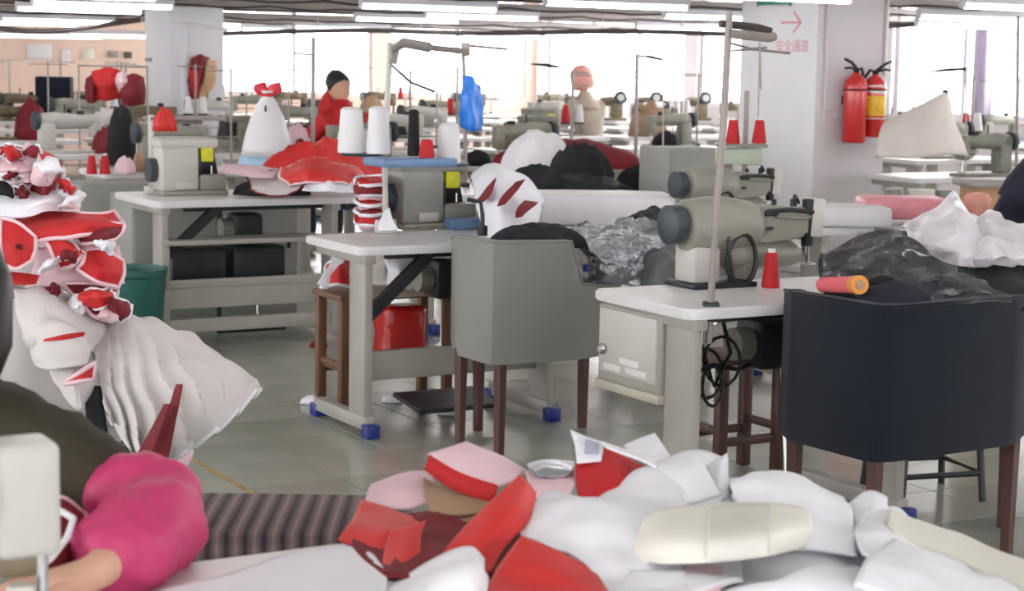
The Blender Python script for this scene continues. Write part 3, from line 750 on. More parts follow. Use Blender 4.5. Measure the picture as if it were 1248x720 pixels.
# ================================================================== FAR MACHINE ROWS
R5 = random.Random(21)
far_table = None; far_m = {}; far_s = {}
def in_view(w, pad=.5): return w.y > 1 and abs(w.x) < .2836 * w.y + pad
GT, GM, GS = 'sewing tables in the far rows', 'sewing machines in the far rows', 'thread stands in the far rows'
pil = [(pa - .1, pa + .76, pb - .1, pb + 1.0), (la - .1, la + .7, lb - .1, lb + .9)]
def blocked(a0, a1, b0, b1): return any(a0 < q[1] and a1 > q[0] and b0 < q[3] and b1 > q[2] for q in pil)
ORD = ['first', 'second', 'third', 'fourth', 'fifth', 'sixth', 'seventh', 'eighth', 'ninth', 'tenth']
def where(noun): return noun + ', ' + ORD[NTH[0]] + ' from the left in the ' + ORD[NTH[1]] + ' far row'
NTH = [0, 0]
NOUN = {'pale': 'pale lockstitch sewing machine', 'old': 'oily brown sewing machine', 'over': 'grey overlock machine', 'grey': 'grey-green sewing machine',
        'white': 'two-white-cone thread stand', 'red': 'red-and-white-cone thread stand', 'bare': 'bare thin thread stand'}
def add_machine(kind, loc, rz):
    if kind not in far_m:
        if kind == 'pale': far_m[kind] = lockstitch_machine(loc, where(NOUN[kind]), rz, 'machine_light', GM)
        elif kind == 'old': far_m[kind] = lockstitch_machine(loc, where(NOUN[kind]), rz, 'machine_old', GM)
        elif kind == 'over': far_m[kind] = overlock_machine(loc, where(NOUN[kind]), rz, 'machine_dark', GM)
        else: far_m[kind] = lockstitch_machine(loc, where(NOUN[kind]), rz, 'machine', GM)
    else: dup(far_m[kind], loc, rz, where(NOUN[kind]))
def add_stand(kind, loc):
    if kind not in far_s:
        cn = {'white': ['thread_white'] * 2, 'red': ['thread_red', 'thread_white'], 'bare': []}[kind]
        lab = where(NOUN[kind])
        far_s[kind] = thread_stand(loc, lab, cn, .66, GS)
    else: dup(far_s[kind], loc, GZ, where(NOUN[kind]))
def add_table(a, b_):
    global far_table
    if far_table is None: far_table = sewing_table(G(a, b_), where('plain white-topped sewing table'), GT, L=1.2, D=.56, lite=True)
    else: dup(far_table, G(a, b_), GZ, where('plain white-topped sewing table'))
for ri_, b_ in enumerate((11.0, 13.05, 15.2, 17.35, 19.5, 21.7)):
    NTH[0], NTH[1] = 0, ri_
    a = 3.4 if b_ < 12 else 2.0
    while a < 13.0:
        c = G(a + .6, b_ + .3)
        if in_view(c, .7) and not blocked(a, a + 1.2, b_, b_ + .6):
            add_table(a, b_)
            if ri_ == 4 and a > 8.2:
                NTH[0] += 1; a += 1.34; continue
            kind = R5.choice(['pale', 'grey', 'grey', 'over', 'old', 'old'] if b_ > 14 else ['pale', 'grey', 'over', 'grey'])
            if b_ > 18 and a > 8.5: kind = 'old'
            add_machine(kind, G(a + .55 + R5.uniform(-.05, .05), b_ + .28, TZ), GZ + (PI if R5.random() < .35 else 0) + R5.uniform(-.05, .05))
            if R5.random() < .6:
                mm, lb, ct = R5.choice([('kraft', 'tan cloth bundle on a table', 'fabric'), ('dark_red', 'dark red cloth bundle on a table', 'fabric'), ('black_cloth', 'black cloth bundle on a table', 'fabric'), ('pink_white', 'pale pink cloth bundle on a table', 'fabric'), ('grey_white_cloth', 'whitish cloth bundle on a table', 'fabric'), ('machine_old', 'brown cloth bundle on a table', 'fabric'), ('machine_old', 'brown cloth bundle on a table', 'fabric')])
                mound('cloth_bundle', G(a + R5.uniform(.1, .9), b_ + R5.uniform(.1, .3), TZ), R5.uniform(.1, .22), R5.uniform(.08, .15), R5.uniform(.08, .3), mm, where(lb), ct, 'cloth bundles in the far rows', seed=R5.uniform(0, 99), rough=.3, folds=.8, n=24, k=8)
            add_stand(R5.choice(['white', 'red', 'bare', 'bare', 'bare']), G(a + 1.02, b_ + .46, TZ))
            NTH[0] += 1
        a += 1.34
# cabinet under the red-cone table
t = thing('grey_cabinet', 'grey drawer cabinet below the two red thread cones at left', 'cabinet', at(150, 300, 10.75) * Vector((1, 1, 0)), GZ)
box('body', 'grey_cab', (0, .2, .37), (.5, .38, .73), t, .006); box('drawer', 'grey_cab', (0, .0, .55), (.46, .012, .3), t, .004); box('door', 'grey_cab', (0, 0, .2), (.46, .012, .34), t, .004)
for x, lab in ((112, 'left red thread cone of the pair on the table left of the white pole'), (128, 'right red thread cone of the pair on the table left of the white pole')):
    cone_thing(atz(x, 212, TZ), 'thread_red', lab, 1.0, .034, .115)
mound('cloth_bundle', atz(152, 212, TZ), .07, .05, .1, 'pink_white', 'small pale pink bundle beside the two red thread cones', 'fabric', seed=4)
mound('cloth_bundle', atz(170, 210, TZ), .05, .04, .12, 'kraft', 'small tan bundle on the table left of the white pole', 'fabric', seed=5)

# twin-door navy box, red garments, chair back at left
t = thing('navy_box', 'dark navy twin-door box with a white label on a far table', 'cabinet', atz(67, 147, TZ), .1)
box('body', 'navy_uph', (0, 0, .24), (.38, .25, .48), t, .01)
for s in (-1, 1): box('door', 'navy_uph', (s * .096, -.13, .24), (.18, .02, .45), t, .006)
box('white_label', 'white_top', (.0, -.142, .2), (.09, .004, .03), t, .001); box('white_label', 'rail', (.11, -.142, .085), (.14, .004, .02), t, .001)
gr = thing('garment_rail', 'low steel rail hung with red garments at left', 'rail', at(138, 100, 14.0) * Vector((1, 1, 0)), .1)
rod('bar', 'rail', [(-.26, 0, 1.41), (.26, 0, 1.41)], .007, gr)
for s in (-1, 1): rod('upright', 'rail', [(s * .26, 0, 1.41), (s * .26, 0, 0)], .007, gr); rod('foot', 'rail', [(s * .26, -.25, .012), (s * .26, .25, .012)], .012, gr)
for k, (x0, x1, y0, y1, m, lab) in enumerate(((103, 122, 92, 124, 'dark_red', 'dark red garment at the left end of the steel rail'), (112, 150, 84, 122, 'red_cloth', 'bright red garment in the middle of the steel rail'), (138, 160, 88, 112, 'pink_white', 'pale pink garment on the steel rail'), (148, 177, 91, 128, 'dark_red', 'dark red garment at the right end of the steel rail'))):
    Y = 13.9 - .03 * k
    cloth('hung_garment', [[(x0, y0 + 3, Y), ((x0 + x1) / 2, y0 - 2, Y - .05), (x1, y0 + 2, Y)], [(x0 - 1, (y0 + y1) / 2, Y - .05), ((x0 + x1) / 2, (y0 + y1) / 2, Y - .13), (x1 + 1, (y0 + y1) / 2, Y - .04)], [(x0 + 2, y1, Y), ((x0 + x1) / 2, y1 + 2, Y - .06), (x1, y1 - 2, Y)]],
          m, lab, 'garment', 'garments on the steel rail', th=.02, wr=.03, wf=7, seed=k + 3)
# red cap on the stand at the white pillar's foot, garment bundle on the white pillar
mound('red_cloth', at(201, 160, 9.45), .06, .05, .085, 'bright_red', 'small bright red cloth on top of the back overlock stand', 'fabric', seed=9, folds=1.2, rough=.5)
for k, (pts, m) in enumerate(([[(232, 70), (246, 66), (258, 72)], [(228, 95), (242, 92), (257, 98)], [(232, 122), (243, 126), (252, 120)]], 'dark_red'), ([[(240, 72), (252, 70), (262, 76)], [(246, 95), (255, 92), (265, 92)], [(240, 118), (248, 122), (256, 116)]], 'tan')) if False else ():
    pass
bndl = thing('hung_bundle', 'dark red and orange garment bundle hung on the white pillar', 'garment', at(245, 125, 19.0))
o0 = bndl.location
def hung(name, rows, m, seed, th=.03):
    g = [[at(*p) - o0 for p in r] for r in rows]
    cloth(name, g, m, None, parent=bndl, th=th, wr=.05, wf=6, seed=seed)
hung('red_garment', [[(230, 70, 19.0), (244, 65, 18.95), (258, 70, 19.1)], [(226, 95, 18.95), (240, 95, 18.8), (255, 98, 19.0)], [(231, 122, 18.9), (240, 128, 18.85), (250, 122, 19.0)]], 'dark_red', 2)
hung('pink_garment', [[(229, 84, 18.8), (238, 86, 18.75)], [(232, 100, 18.75), (240, 102, 18.72)], [(234, 118, 18.8), (241, 118, 18.8)]], 'red_cloth', 5, .02)
hung('orange_garment', [[(256, 72, 18.95), (264, 74, 19.1)], [(252, 96, 18.85), (262, 98, 19.0)], [(244, 124, 18.85), (252, 126, 18.95)]], 'tan', 8, .02)

# bag with red tie on its table
bb_ = at(326, 190, 11.4)
mound('blue_bag', Vector((bb_.x, bb_.y, TZ)), .19, .15, .19, 'pale_blue', 'pale blue plastic bag below the white red-tied bag', 'bag', seed=12, rough=.15)
t = thing('tied_bag', 'white plastic bag tied with a pink-red bow on the pale blue bag', 'bag', bb_ - Vector((0, 0, .01)))
b = NB(); lathe(b, [(.10, 0), (.165, .015), (.165, .06), (.135, .15), (.100, .25), (.062, .34), (.035, .385), (.028, .40), (.05, .42)], (0, 0, 0), 28, .12, 3); o = obj('bag_body', b, 'plastic_white', t, True)
b = NB(); lathe(b, [(.033, .375), (.04, .385), (.04, .395), (.033, .405)], (0, 0, 0), 14); obj('tie', b, 'bright_red', t, True)
for s in (-1, 1):
    b = NB(); bmesh.ops.create_icosphere(b, subdivisions=2, radius=.05)
    for v in b.verts: v.co = Vector((v.co.x * 1.0 + s * .045, v.co.y * .5, v.co.z * .8 + .43)) + Vector((noise.noise(v.co * 40), 0, noise.noise(v.co * 35))) * .02
    obj('bow_loop', b, mat('pink red ribbon', (226, 62, 82), .5), t, True)
b = NB(); lathe(b, [(.005, 0), (.008, .015), (.004, .04)], (-.0, -.088, .29), 8); obj('dark_knot', b, 'black', t, True)
mound('cloth_bundle', at(362, 188, 11.6), .09, .08, .16, 'pink_white', 'pale pink crumpled bundle right of the tied white bag', 'fabric', seed=17, folds=.7)
mound('cloth_bundle', at(366, 190, 11.4), .05, .05, .1, 'dark_red', 'small dark red bundle right of the tied white bag', 'fabric', seed=19)
box('spacer', 'grey_cab', at(362, 196, 11.6) , (.3, .25, .06), None); tag(bpy.context.scene.objects['spacer'], 'grey tray under the pale pink bundle', 'tray'); bpy.context.scene.objects['spacer'].name = 'grey_tray'

# blue plastic hung on a pole
bpole = at(568, 200, 10.6); bpole.z = TZ
t = thing('thread_stand', 'thin pole carrying the bright blue plastic sheet', 'thread stand', bpole)
rod('pole', 'rail', [(0, 0, 0), at(566, 100, 10.6) - bpole, at(564, 52, 10.6) - bpole], .012, t)
rod('guide_arm', 'rail', [at(566, 55, 10.6) - bpole, at(618, 60, 10.7) - bpole], .009, t)
box('pole_head', 'rail', at(568, 60, 10.6) - bpole, (.05, .05, .08), t, .006)
box('base_clamp', 'dark_steel', (0, 0, .012), (.05, .05, .024), t)
cloth('blue_sheet', [[(562, 92, 10.58), (574, 93, 10.5), (588, 104, 10.58)], [(562, 120, 10.52), (574, 122, 10.44), (590, 126, 10.55)], [(560, 155, 10.55), (574, 160, 10.45), (590, 159, 10.55)]], 'blue_bag', 'bright blue plastic sheet hanging from a thin pole', 'plastic sheet', th=.006, wr=.04, wf=7, seed=4)
# far poles and guide arms that stand above the rest
for (x, y0, y1, Y, lab) in ((381, 170, 45, 11.5, 'tall thin pale pole left of the white thread cones'), (775, 190, 66, 13.6, 'tall thin pole with a short arm right of the far worker'), (1240, 185, 20, 13.2, 'tall pole at the right edge before the windows')):
    p0 = at(x, y0, Y); p0.z = TZ
    t = thing('thread_stand', lab, 'thread stand', p0)
    rod('pole', 'rail', [(0, 0, 0), at(x + 1, y1, Y) - p0], .014, t); rod('guide_arm', 'rail', [at(x - 22, y1 + 20, Y) - p0, at(x + 1, y1 + 22, Y) - p0], .007, t)
    box('base_clamp', 'dark_steel', (0, 0, .012), (.05, .05, .024), t)
for (x0, y0, x1, y1, Y, yb, lab) in ((647, 78, 682, 82, 14.5, 195, 'slim dark guide arm on a bent wire left of the far worker'), (778, 68, 808, 73, 14.5, 195, 'slim dark guide arm above the far brown machines'), (1130, 88, 1178, 84, 13.4, 190, 'crossed dark guide arm above the draped white cover')):
    p0 = at(x1, yb, Y); p0.z = TZ
    t = thing('thread_stand', lab, 'thread stand', p0)
    rod('pole', 'machine_light', [(0, 0, 0), at(x1, y1, Y) - p0], .006, t, 5); rod('guide_arm', 'dark_steel', [at(x0, y0, Y) - p0, at((x0 + x1) / 2, (y0 + y1) / 2 - 1, Y) - p0, at(x1, y1, Y) - p0], [.006, .016, .012], t, 6)

# dark red roll, white bag, black bags on the third-row tables
mound('dark_red_bundle', atz(690, 205, TZ) , .55, .22, .19, 'dark_red', 'long dark red cloth bundle on a far table behind the white bag', 'fabric', rz=.25, seed=23, rough=.15, folds=.3)
mound('white_bag', atz(655, 232, TZ) + Vector((0, .35, 0)), .25, .2, .30, 'plastic_white', 'puffed white plastic bag behind the black clothes', 'bag', seed=31, rough=.2)
mound('black_bundle', atz(650, 235, TZ) + Vector((.02, .05, 0)), .17, .14, .13, 'black_cloth', 'dark grey clothing bundle in front of the white bag', 'clothing', seed=33, folds=.6)
mound('black_bundle', atz(705, 233, TZ) + Vector((0, .1, 0)), .2, .17, .23, 'black_cloth', 'black folded clothing right of the puffed white bag', 'clothing', seed=36, folds=.6)
mound('clear_bag', atz(680, 236, TZ) + Vector((0, -.02, 0)), .42, .16, .10, 'clear_bag', 'clear plastic bag over the black clothing', 'bag', seed=38, folds=.9)
mound('black_bundle', atz(785, 231, TZ), .16, .12, .13, 'black_cloth', 'black cloth heap beside the grey cabinet left of the machine', 'clothing', seed=41, folds=.6)
t = thing('grey_cabinet', 'grey metal cabinet behind the second cylinder machine', 'cabinet', at(826, 250, 10.2) * Vector((1, 1, 0)), GZ)
box('body', 'grey_cab', (0, 0, .52), (.34, .3, 1.04), t, .006); box('door', 'grey_cab', (0, -.155, .52), (.32, .01, .98), t, .004); box('handle', 'dark_steel', (.12, -.165, .6), (.012, .015, .1), t)
# flat white pack between the rows (standing on the second-row table)
p = at(735, 262, 8.35)
b = NB(); bx(b, (0, 0, .07), (.62, .34, .14), .015, seg=2)
bmesh.ops.subdivide_edges(b, edges=[e for e in b.edges if e.calc_length() > .1], cuts=3, use_grid_fill=True)
for v in b.verts: v.co += Vector((0, noise.noise(v.co * 6), noise.noise(v.co * 7 + Vector((2, 0, 0))))) * .018
o = obj('white_pack', b, 'plastic_white', None, True); o.location = (p.x, p.y, TZ); o.rotation_euler.z = .1; tag(o, 'flat white plastic-wrapped pack behind the silver bag', 'pack')
o = box('side_table', 'white_top', (p.x, p.y, TZ - .02), (.74, .42, .035), None, .006, rz=0); o.rotation_euler.z = 0
tag(o, 'narrow white side table under the flat white pack', 'table')
for x in (-.3, .3):
    for y in (-.15, .15): box('leg', 'leg_grey', (x, y, -TZ / 2 + .0), (.035, .035, TZ - .04), o, .003)
# packs on the table behind the navy chair
p = at(1035, 277, 8.45)
o = box('white_pack', 'plastic_white', (p.x, p.y, TZ + .05), (.34, .3, .095), None, .02); tag(o, 'white wrapped pack left of the pink pack behind the navy chair', 'pack'); 
p = at(1100, 262, 8.65)
o = box('pink_pack', mat('pink plastic pack', (232, 150, 160), .4, var=.06, bump=.2, bs=25), (p.x, p.y, TZ + .075), (.42, .3, .1), None, .03); tag(o, 'flat pink wrapped pack behind the navy chair', 'pack')
# draped white cover, fabric roll, tan box at right
tcv = sewing_table(G(8.45, 9.2), 'white-topped table under the draped white cover right of the pillar', L=1.25, lite=True)
cloth('draped_cover', [[(1077, 150, 12.45), (1112, 130, 12.4), (1150, 113, 12.4), (1160, 122, 12.5)], [(1070, 165, 12.2), (1110, 158, 12.1), (1152, 145, 12.15), (1165, 150, 12.4)], [(1066, 190, 12.1), (1110, 192, 12.0), (1160, 188, 12.05), (1182, 189, 12.3)]],
      mat('dusty white cover', (222, 214, 208), .85, var=.05), 'dusty white cover draped to a peak over a machine', 'cover', th=.01, wr=.02, wf=5, seed=6)
o = box('hook', 'dark_steel', at(1152, 112, 12.42), (.04, .03, .03), None, .008); tag(o, 'small dark clip at the peak of the draped white cover', 'clip')
for (x, r, m, lab) in ((1122, .09, 'cream_cloth', 'pale upright fabric roll under the draped cover'), (1088, .06, 'grey_cab', 'grey upright post under the draped cover'), (1152, .06, 'grey_cab', 'grey upright drum right of the pale fabric roll')):
    b = NB(); lathe(b, [(r, 0), (r, .72), (r * .5, .72)], (0, 0, 0), 20); o = obj('upright_roll', b, m, None, 'auto'); o.location = at(x, 240, 11.8) * Vector((1, 1, 0)); tag(o, lab, 'roll')
lockstitch_machine(at(1200, 190, 12.6) * Vector((1, 1, 0)) + Vector((0, 0, TZ)), 'dark sewing machine right of the draped white cover', GZ + PI, 'machine_dark')
p = at(1205, 250, 9.7)
t = thing('tan_box', 'tan cardboard box with a grey lid near the right edge', 'box', (p.x, p.y, 0), .1)
box('body', 'tan', (0, 0, .44), (.24, .26, .88), t, .006); box('lid', 'rail', (0, 0, .9), (.32, .3, .04), t, .01)
p = at(1190, 262, 8.6)
b = NB(); lathe(b, [(.03, 0), (.04, .05), (.062, .09), (.066, .125), (.05, .15), (.02, .156)], (0, 0, 0), 20); o = obj('pink_spool', b, mat('pink orange thread', (226, 160, 146), .7, var=.06), None, True); o.location = (p.x, p.y, TZ); tag(o, 'pink-orange round spool before the tan box', 'spool')

# extinguishers on the right pillar ----------------------------------
def extinguisher(loc, label, banded, r=.077, h=.5):
    t = thing('fire_extinguisher', label, 'fire extinguisher', loc, GZ, None)
    b = NB(); lathe(b, [(r * .9, 0), (r, .015), (r, h * .80), (r * .93, h * .88), (r * .6, h * .95), (r * .3, h * .98), (r * .3, h)], (0, 0, 0), 28); obj('cylinder', b, 'red_paint', t, True)
    b = NB(); lathe(b, [(r * 1.01, .0), (r * 1.03, .008), (r * 1.01, .016)], (0, 0, h * .79 - .01) if False else (0, 0, h * .74), 28); obj('ring', b, 'dark_red', t, True)
    if banded:
        for (z0, z1, m) in ((.17 * h / .5, .33 * h / .5, 'ext_yellow'), (.35 * h / .5, .375 * h / .5, 'white_top'), (.40 * h / .5, .415 * h / .5, 'white_top'), (.145 * h / .5, .155 * h / .5, 'white_top')):
            b = NB(); lathe(b, [(r * 1.004, z0), (r * 1.008, z0 + .002), (r * 1.008, z1 - .002), (r * 1.004, z1)], (0, 0, 0), 28); obj('label_band', b, m, t, True)
    b = NB(); lathe(b, [(.02, h), (.024, h + .012), (.016, h + .03)], (0, 0, 0), 12); obj('valve', b, 'black', t, 'auto')
    s = -1 if not banded else 1
    b = NB(); tube(b, [(0, -.01, h + .025), (s * .06, -.02, h + .07), (s * .125, -.02, h + .095)], .011, 6); obj('upper_handle', b, 'black', t, True)
    b = NB(); tube(b, [(0, -.01, h + .02), (s * .07, -.02, h + .035), (s * .12, -.02, h + .03)], .010, 6); obj('lower_handle', b, 'black', t, True)
    b = NB(); tube(b, [(0, .02, h + .02), (-s * .05, .0, h + .03), (-s * .085, .02, h - .03), (-s * .088, .03, h * .4)], .011, 6); obj('hose', b, 'black', t, True)
    bb = NB(); bx(bb, (0, r + .005, h * .6), (.08, .03, .06), .004); obj('wall_bracket', bb, 'dark_steel', t, 'auto')
    return t
M['ext_yellow'] = mat('yellow and orange extinguisher label', (236, 188, 50), .45, var=.25, vs=14)
def pface(a_off, z): p = G(pa + a_off, pb - .112, z); return p
extinguisher(pface(.27, .965), 'plain red fire extinguisher, left of the pair on the pillar', False, .084, .50)
extinguisher(pface(.45, 1.005), 'red fire extinguisher with a yellow label, right of the pair', True, .080, .45)

# dark bus rails hung across the hall
for pts, lab in (([(215, 43, 20.5), (420, 37, 20.2), (600, 41, 19.8), (760, 38, 19.5), (900, 42, 19.2)], 'long dark sagging bus rail across the middle of the hall'), ([(1084, 31, 18.5), (1160, 27, 18.0), (1270, 20, 17.5)], 'thick dark bus rail right of the pillar'), ([(-20, 33, 20.0), (60, 38, 20.0), (172, 24, 20.0)], 'thin dark bus rail left of the white pillar')):
    P_ = [at(*p) for p in pts]; o0 = P_[0]
    t = thing('bus_rail', lab, 'rail', o0)
    b = NB(); Q = crv(P_, 6); tube(b, [p - o0 for p in Q], .032, 6); obj('bar', b, 'rail_dark', t, True)
    for p in Q[1::4]: rod('hanger', 'rail', [p - o0, (p.x - o0.x, p.y - o0.y, CEIL - o0.z)], .007, t, 5)

# brown round-wheeled machines silhouetted before the windows (fifth far row)
def row_spot(x, b_):        # the spot in row b_ seen at column x
    k = (x - 624) / FPX; Y = b_ / (C30 - S30 * k); return Vector((k * Y, Y, 0))
def wheel_machine(loc, label, rz, s=1.0):
    t = thing('sewing_machine', label, 'sewing machine', loc, rz, 'brown machines before the bright windows')
    b = NB(); bx(b, (0, 0, .02), (.30, .22, .04), .008); obj('base_plate', b, 'machine_old', t, 'auto')
    b = NB(); bx(b, (.02, 0, .13), (.16, .18, .20), .03); obj('body', b, 'machine_old', t, 'auto')
    b = NB(); tube(b, [(-.18, .02, .24), (-.1, .02, .25), (.05, .02, .25)], [.05, .065, .07], 14); obj('arm', b, 'machine_old', t, True)
    b = NB(); tube(b, [(.06, -.10, .30), (.06, -.07, .30)], [.085, .085], 20); obj('hand_wheel', b, 'wheel', t, 'auto')
    b = NB(); tube(b, [(.06, -.12, .30), (.06, -.10, .30)], [.045, .045], 16); obj('wheel_hub', b, 'machine_light', t, 'auto')
    b = NB(); bx(b, (-.17, .02, .15), (.05, .06, .12), .01); obj('head', b, 'machine_old', t, 'auto')
    b = NB(); tube(b, [(-.17, .02, .1), (-.17, .02, .04)], .007, 6); obj('needle_bar', b, 'metal', t, 'auto')
    return t
wm = None
for k, (x, lab) in enumerate(((700, 'oily brown round-wheeled machine just left of the pink headscarf'), (744, 'oily brown round-wheeled machine just right of the pink headscarf'), (788, 'oily brown round-wheeled machine, second from the right before the windows'), (847, 'oily brown round-wheeled machine, rightmost before the windows left of the pole'))):
    p = row_spot(x, 19.74); p.z = TZ
    if wm is None: wm = wheel_machine(p, lab, .05)
    else: dup(wm, p, .05 + (k % 2) * .1, lab)
# far-wall notices (the two white ones stand in for bright window glimpses), tubes before
for k, (x, y, w, h, m) in enumerate(((48, 63, .34, .20, 'white_top'), (80, 68, .12, .16, 'white_top'), (108, 66, .16, .13, 'cream_cloth'), (138, 66, .14, .09, 'rail'), (156, 67, .11, .09, 'rail_dark'))):
    p = row_spot(x, 24.47); p = at(x, y, p.y)
    o = box('notice', m, p, (w, .012, h), None, .002); o.rotation_euler.z = GZ
    tag(o, ['wide white notice on the beige far wall, leftmost of its row', 'narrow white notice second from the left on the beige far wall', 'cream notice in the middle of the row on the beige far wall', 'small grey plate on the beige far wall', 'small dark plate on the beige far wall nearest the white pillar'][k], 'notice', None)
for x, lab in ((60, 'low lit tube light across the beige wall at far left'), (150, 'low lit tube light across the beige wall beside the white pillar')):
    p = at(x, 44, 21.2)
    o = dup(tl0, p + Vector((0, 0, .04)), .05, lab)
    for s_ in (-.5, .5): rod('hanger', 'rail', [(s_, 0, .02), (s_, 0, CEIL - p.z - .04)], .006, o, 5)

# ================================================================== GARMENT HEAPS
# --- back table: red heap
Yb = 9.45
mound('white_garment', atz(395, 236, TZ) + Vector((0, .05, 0)), .34, .2, .09, 'grey_white_cloth', 'white folded garments under the red heap on the back table', 'garment', rz=.3, seed=51, folds=.6)
mound('black_garment', atz(335, 237, TZ) + Vector((0, .0, 0)), .22, .14, .07, 'black_cloth', 'black and white garment edge under the red heap', 'garment', rz=.3, seed=52, folds=.9)
cloth('white_garment', [[(300, 215, 9.55), (340, 208, 9.6), (385, 215, 9.6)], [(305, 222, 9.4), (335, 226, 9.35), (372, 228, 9.35)], [(305, 232, 9.3), (322, 235, 9.28), (350, 236, 9.3)]], 'grey_white_cloth', 'white crumpled garment at the left of the red heap', 'garment', wr=.03, seed=53, pipe='dark_red')
cloth('pink_garment', [[(270, 200, 9.6), (300, 200, 9.65), (340, 204, 9.65)], [(272, 206, 9.4), (300, 212, 9.4), (335, 215, 9.4)]], 'pink_white', 'pale pink cloth strip left of the red heap', 'garment', wr=.02, seed=54)
mound('red_garment', atz(390, 236, TZ) + Vector((.0, .12, .04)), .36, .24, .21, 'bright_red', 'bright red garment heaped on the back table', 'garment', rz=.35, seed=57, rough=.25, folds=.7, pw=1.4)
cloth('red_garment', [[(345, 205, 9.5), (385, 188, 9.6), (430, 200, 9.6), (450, 216, 9.6)], [(340, 214, 9.32), (385, 208, 9.25), (425, 215, 9.28), (445, 224, 9.4)], [(352, 221, 9.25), (380, 222, 9.2), (420, 221, 9.2), (440, 228, 9.3)]], 'bright_red', 'bright red crumpled garment draped over the front of the heap', 'garment', wr=.035, wf=8, seed=58, pipe='pink_white', pr=.007)
cloth('white_garment', [[(372, 223, 9.25), (400, 220, 9.2), (430, 222, 9.25)], [(368, 231, 9.2), (400, 233, 9.16), (432, 233, 9.2)]], 'white_cloth', 'white garment edge below the red heap', 'garment', wr=.015, seed=59)
for k in range(5):
    y = 222 + k * 12
    cloth('folded_garment', [[(438, y - 8, 7.95), (455, y - 9, 7.95), (468, y - 8, 7.9)], [(432, y - 2, 7.75), (450, y - 3, 7.7), (468, y - 2, 7.72)], [(438, y + 3, 7.7), (452, y + 4, 7.66), (468, y + 3, 7.7)]] if k != 5 else [], 'red_cloth' if k % 2 == 0 else 'dark_red',
          ['topmost red folded garment of the stack on the middle table', 'second folded garment from the top of the middle table stack', 'third folded garment from the top of the middle table stack', 'fourth folded garment from the top of the middle table stack', 'lowest red folded garment of the stack on the middle table'][k],
          'garment', 'folded garments stacked on the middle table', th=.018, wr=.012, seed=60 + k, pipe='white_cloth', pr=.009)
b = NB(); bx(b, (0, 0, .085), (.11, .16, .17), .02); o = obj('folded_garment', b, 'pink_white', None, 'auto'); o.location = atz(452, 281, TZ) + Vector((0, .05, 0)); tag(o, 'pale pink folded cloth inside the stack on the middle table', 'garment')
cloth('white_garment', [[(468, 255, 7.3), (474, 252, 7.3)], [(462, 268, 7.25), (478, 266, 7.22)], [(460, 281, 7.2), (486, 280, 7.15)]], 'white_cloth', 'small white cloth scrap at the foot of the pale stand', 'fabric', wr=.01, seed=70)

# --- striped jacket
jk = cloth('striped_jacket', [[(574, 208, 8.0), (600, 194, 8.0), (636, 210, 8.0), (662, 244, 7.95)], [(574, 228, 7.7), (602, 214, 7.6), (636, 228, 7.65), (661, 254, 7.75)], [(580, 258, 7.55), (606, 246, 7.42), (636, 256, 7.45), (658, 270, 7.6)], [(588, 291, 7.5), (612, 292, 7.36), (640, 291, 7.38), (656, 288, 7.5)]], 'white_cloth', 'white jacket with dark red stripes slumped on the middle table', 'garment', wr=.03, wf=6, seed=71, th=.01)
o = box('jacket_lining', 'grey_white_cloth', atz(618, 286, TZ) + Vector((0, .25, .09)) - jk.location, (.2, .22, .18), jk, .05)
for (r, s) in (([[(594, 226, 7.56), (604, 216, 7.5)], [(582, 240, 7.55), (597, 236, 7.46)], [(575, 243, 7.56), (588, 246, 7.5)]], 1), ([[(628, 222, 7.58), (640, 218, 7.6)], [(612, 238, 7.44), (626, 236, 7.46)], [(606, 250, 7.38), (616, 248, 7.40)]], 2), ([[(640, 244, 7.46), (657, 246, 7.62)], [(632, 252, 7.4), (650, 252, 7.5)], [(628, 264, 7.36), (636, 262, 7.36)]], 3)):
    cloth('stripe', [[at(p[0], p[1], p[2] - .05) - jk.location for p in row] for row in r], 'dark_red', parent=jk, th=.004, wr=.006, seed=s)
# --- contents of the grey chair
mound('black_trousers', at(655, 300, 7.05) , .2, .15, .08, 'black_cloth', 'black trousers lying in the grey tub chair', 'clothing', rz=.4, seed=73, folds=.5)
cloth('black_trousers', [[(634, 281, 7.3), (668, 279, 7.35), (705, 285, 7.3)], [(628, 287, 7.05), (668, 288, 7.0), (702, 292, 7.05)], [(630, 296, 7.0), (668, 298, 6.98), (700, 300, 7.0)]], 'black_cloth', 'black folded trousers over the back of the grey tub chair', 'clothing', wr=.01, seed=74, th=.012)
cloth('silver_bag', [[(682, 282, 7.35), (715, 272, 7.5), (765, 264, 7.6), (806, 266, 7.7)], [(698, 292, 7.08), (730, 292, 7.12), (775, 288, 7.2), (812, 290, 7.3)], [(712, 318, 7.05), (738, 318, 7.0), (778, 318, 7.1), (800, 318, 7.25)], [(716, 350, 7.1), (740, 352, 7.05), (770, 348, 7.12), (790, 352, 7.2)]], 'silver', 'crinkled silver plastic bag spilling over the arm of the grey chair', 'bag', wr=.035, wf=14, seed=75, th=.006, sub=14)
cloth('grey_bag', [[(775, 285, 7.3), (800, 275, 7.4), (832, 282, 7.5)], [(782, 315, 7.2), (805, 312, 7.2), (835, 315, 7.3)], [(765, 350, 7.2), (800, 352, 7.15), (835, 350, 7.3)]], mat('dark grey plastic', (104, 106, 110), .4, var=.1), 'dark grey plastic bag right of the silver bag', 'bag', wr=.02, seed=76)
mound('black_bag', at(800, 284, 7.75), .14, .1, .09, 'black', 'small black bag on top behind the dark hand wheel', 'bag', seed=77, folds=.7)

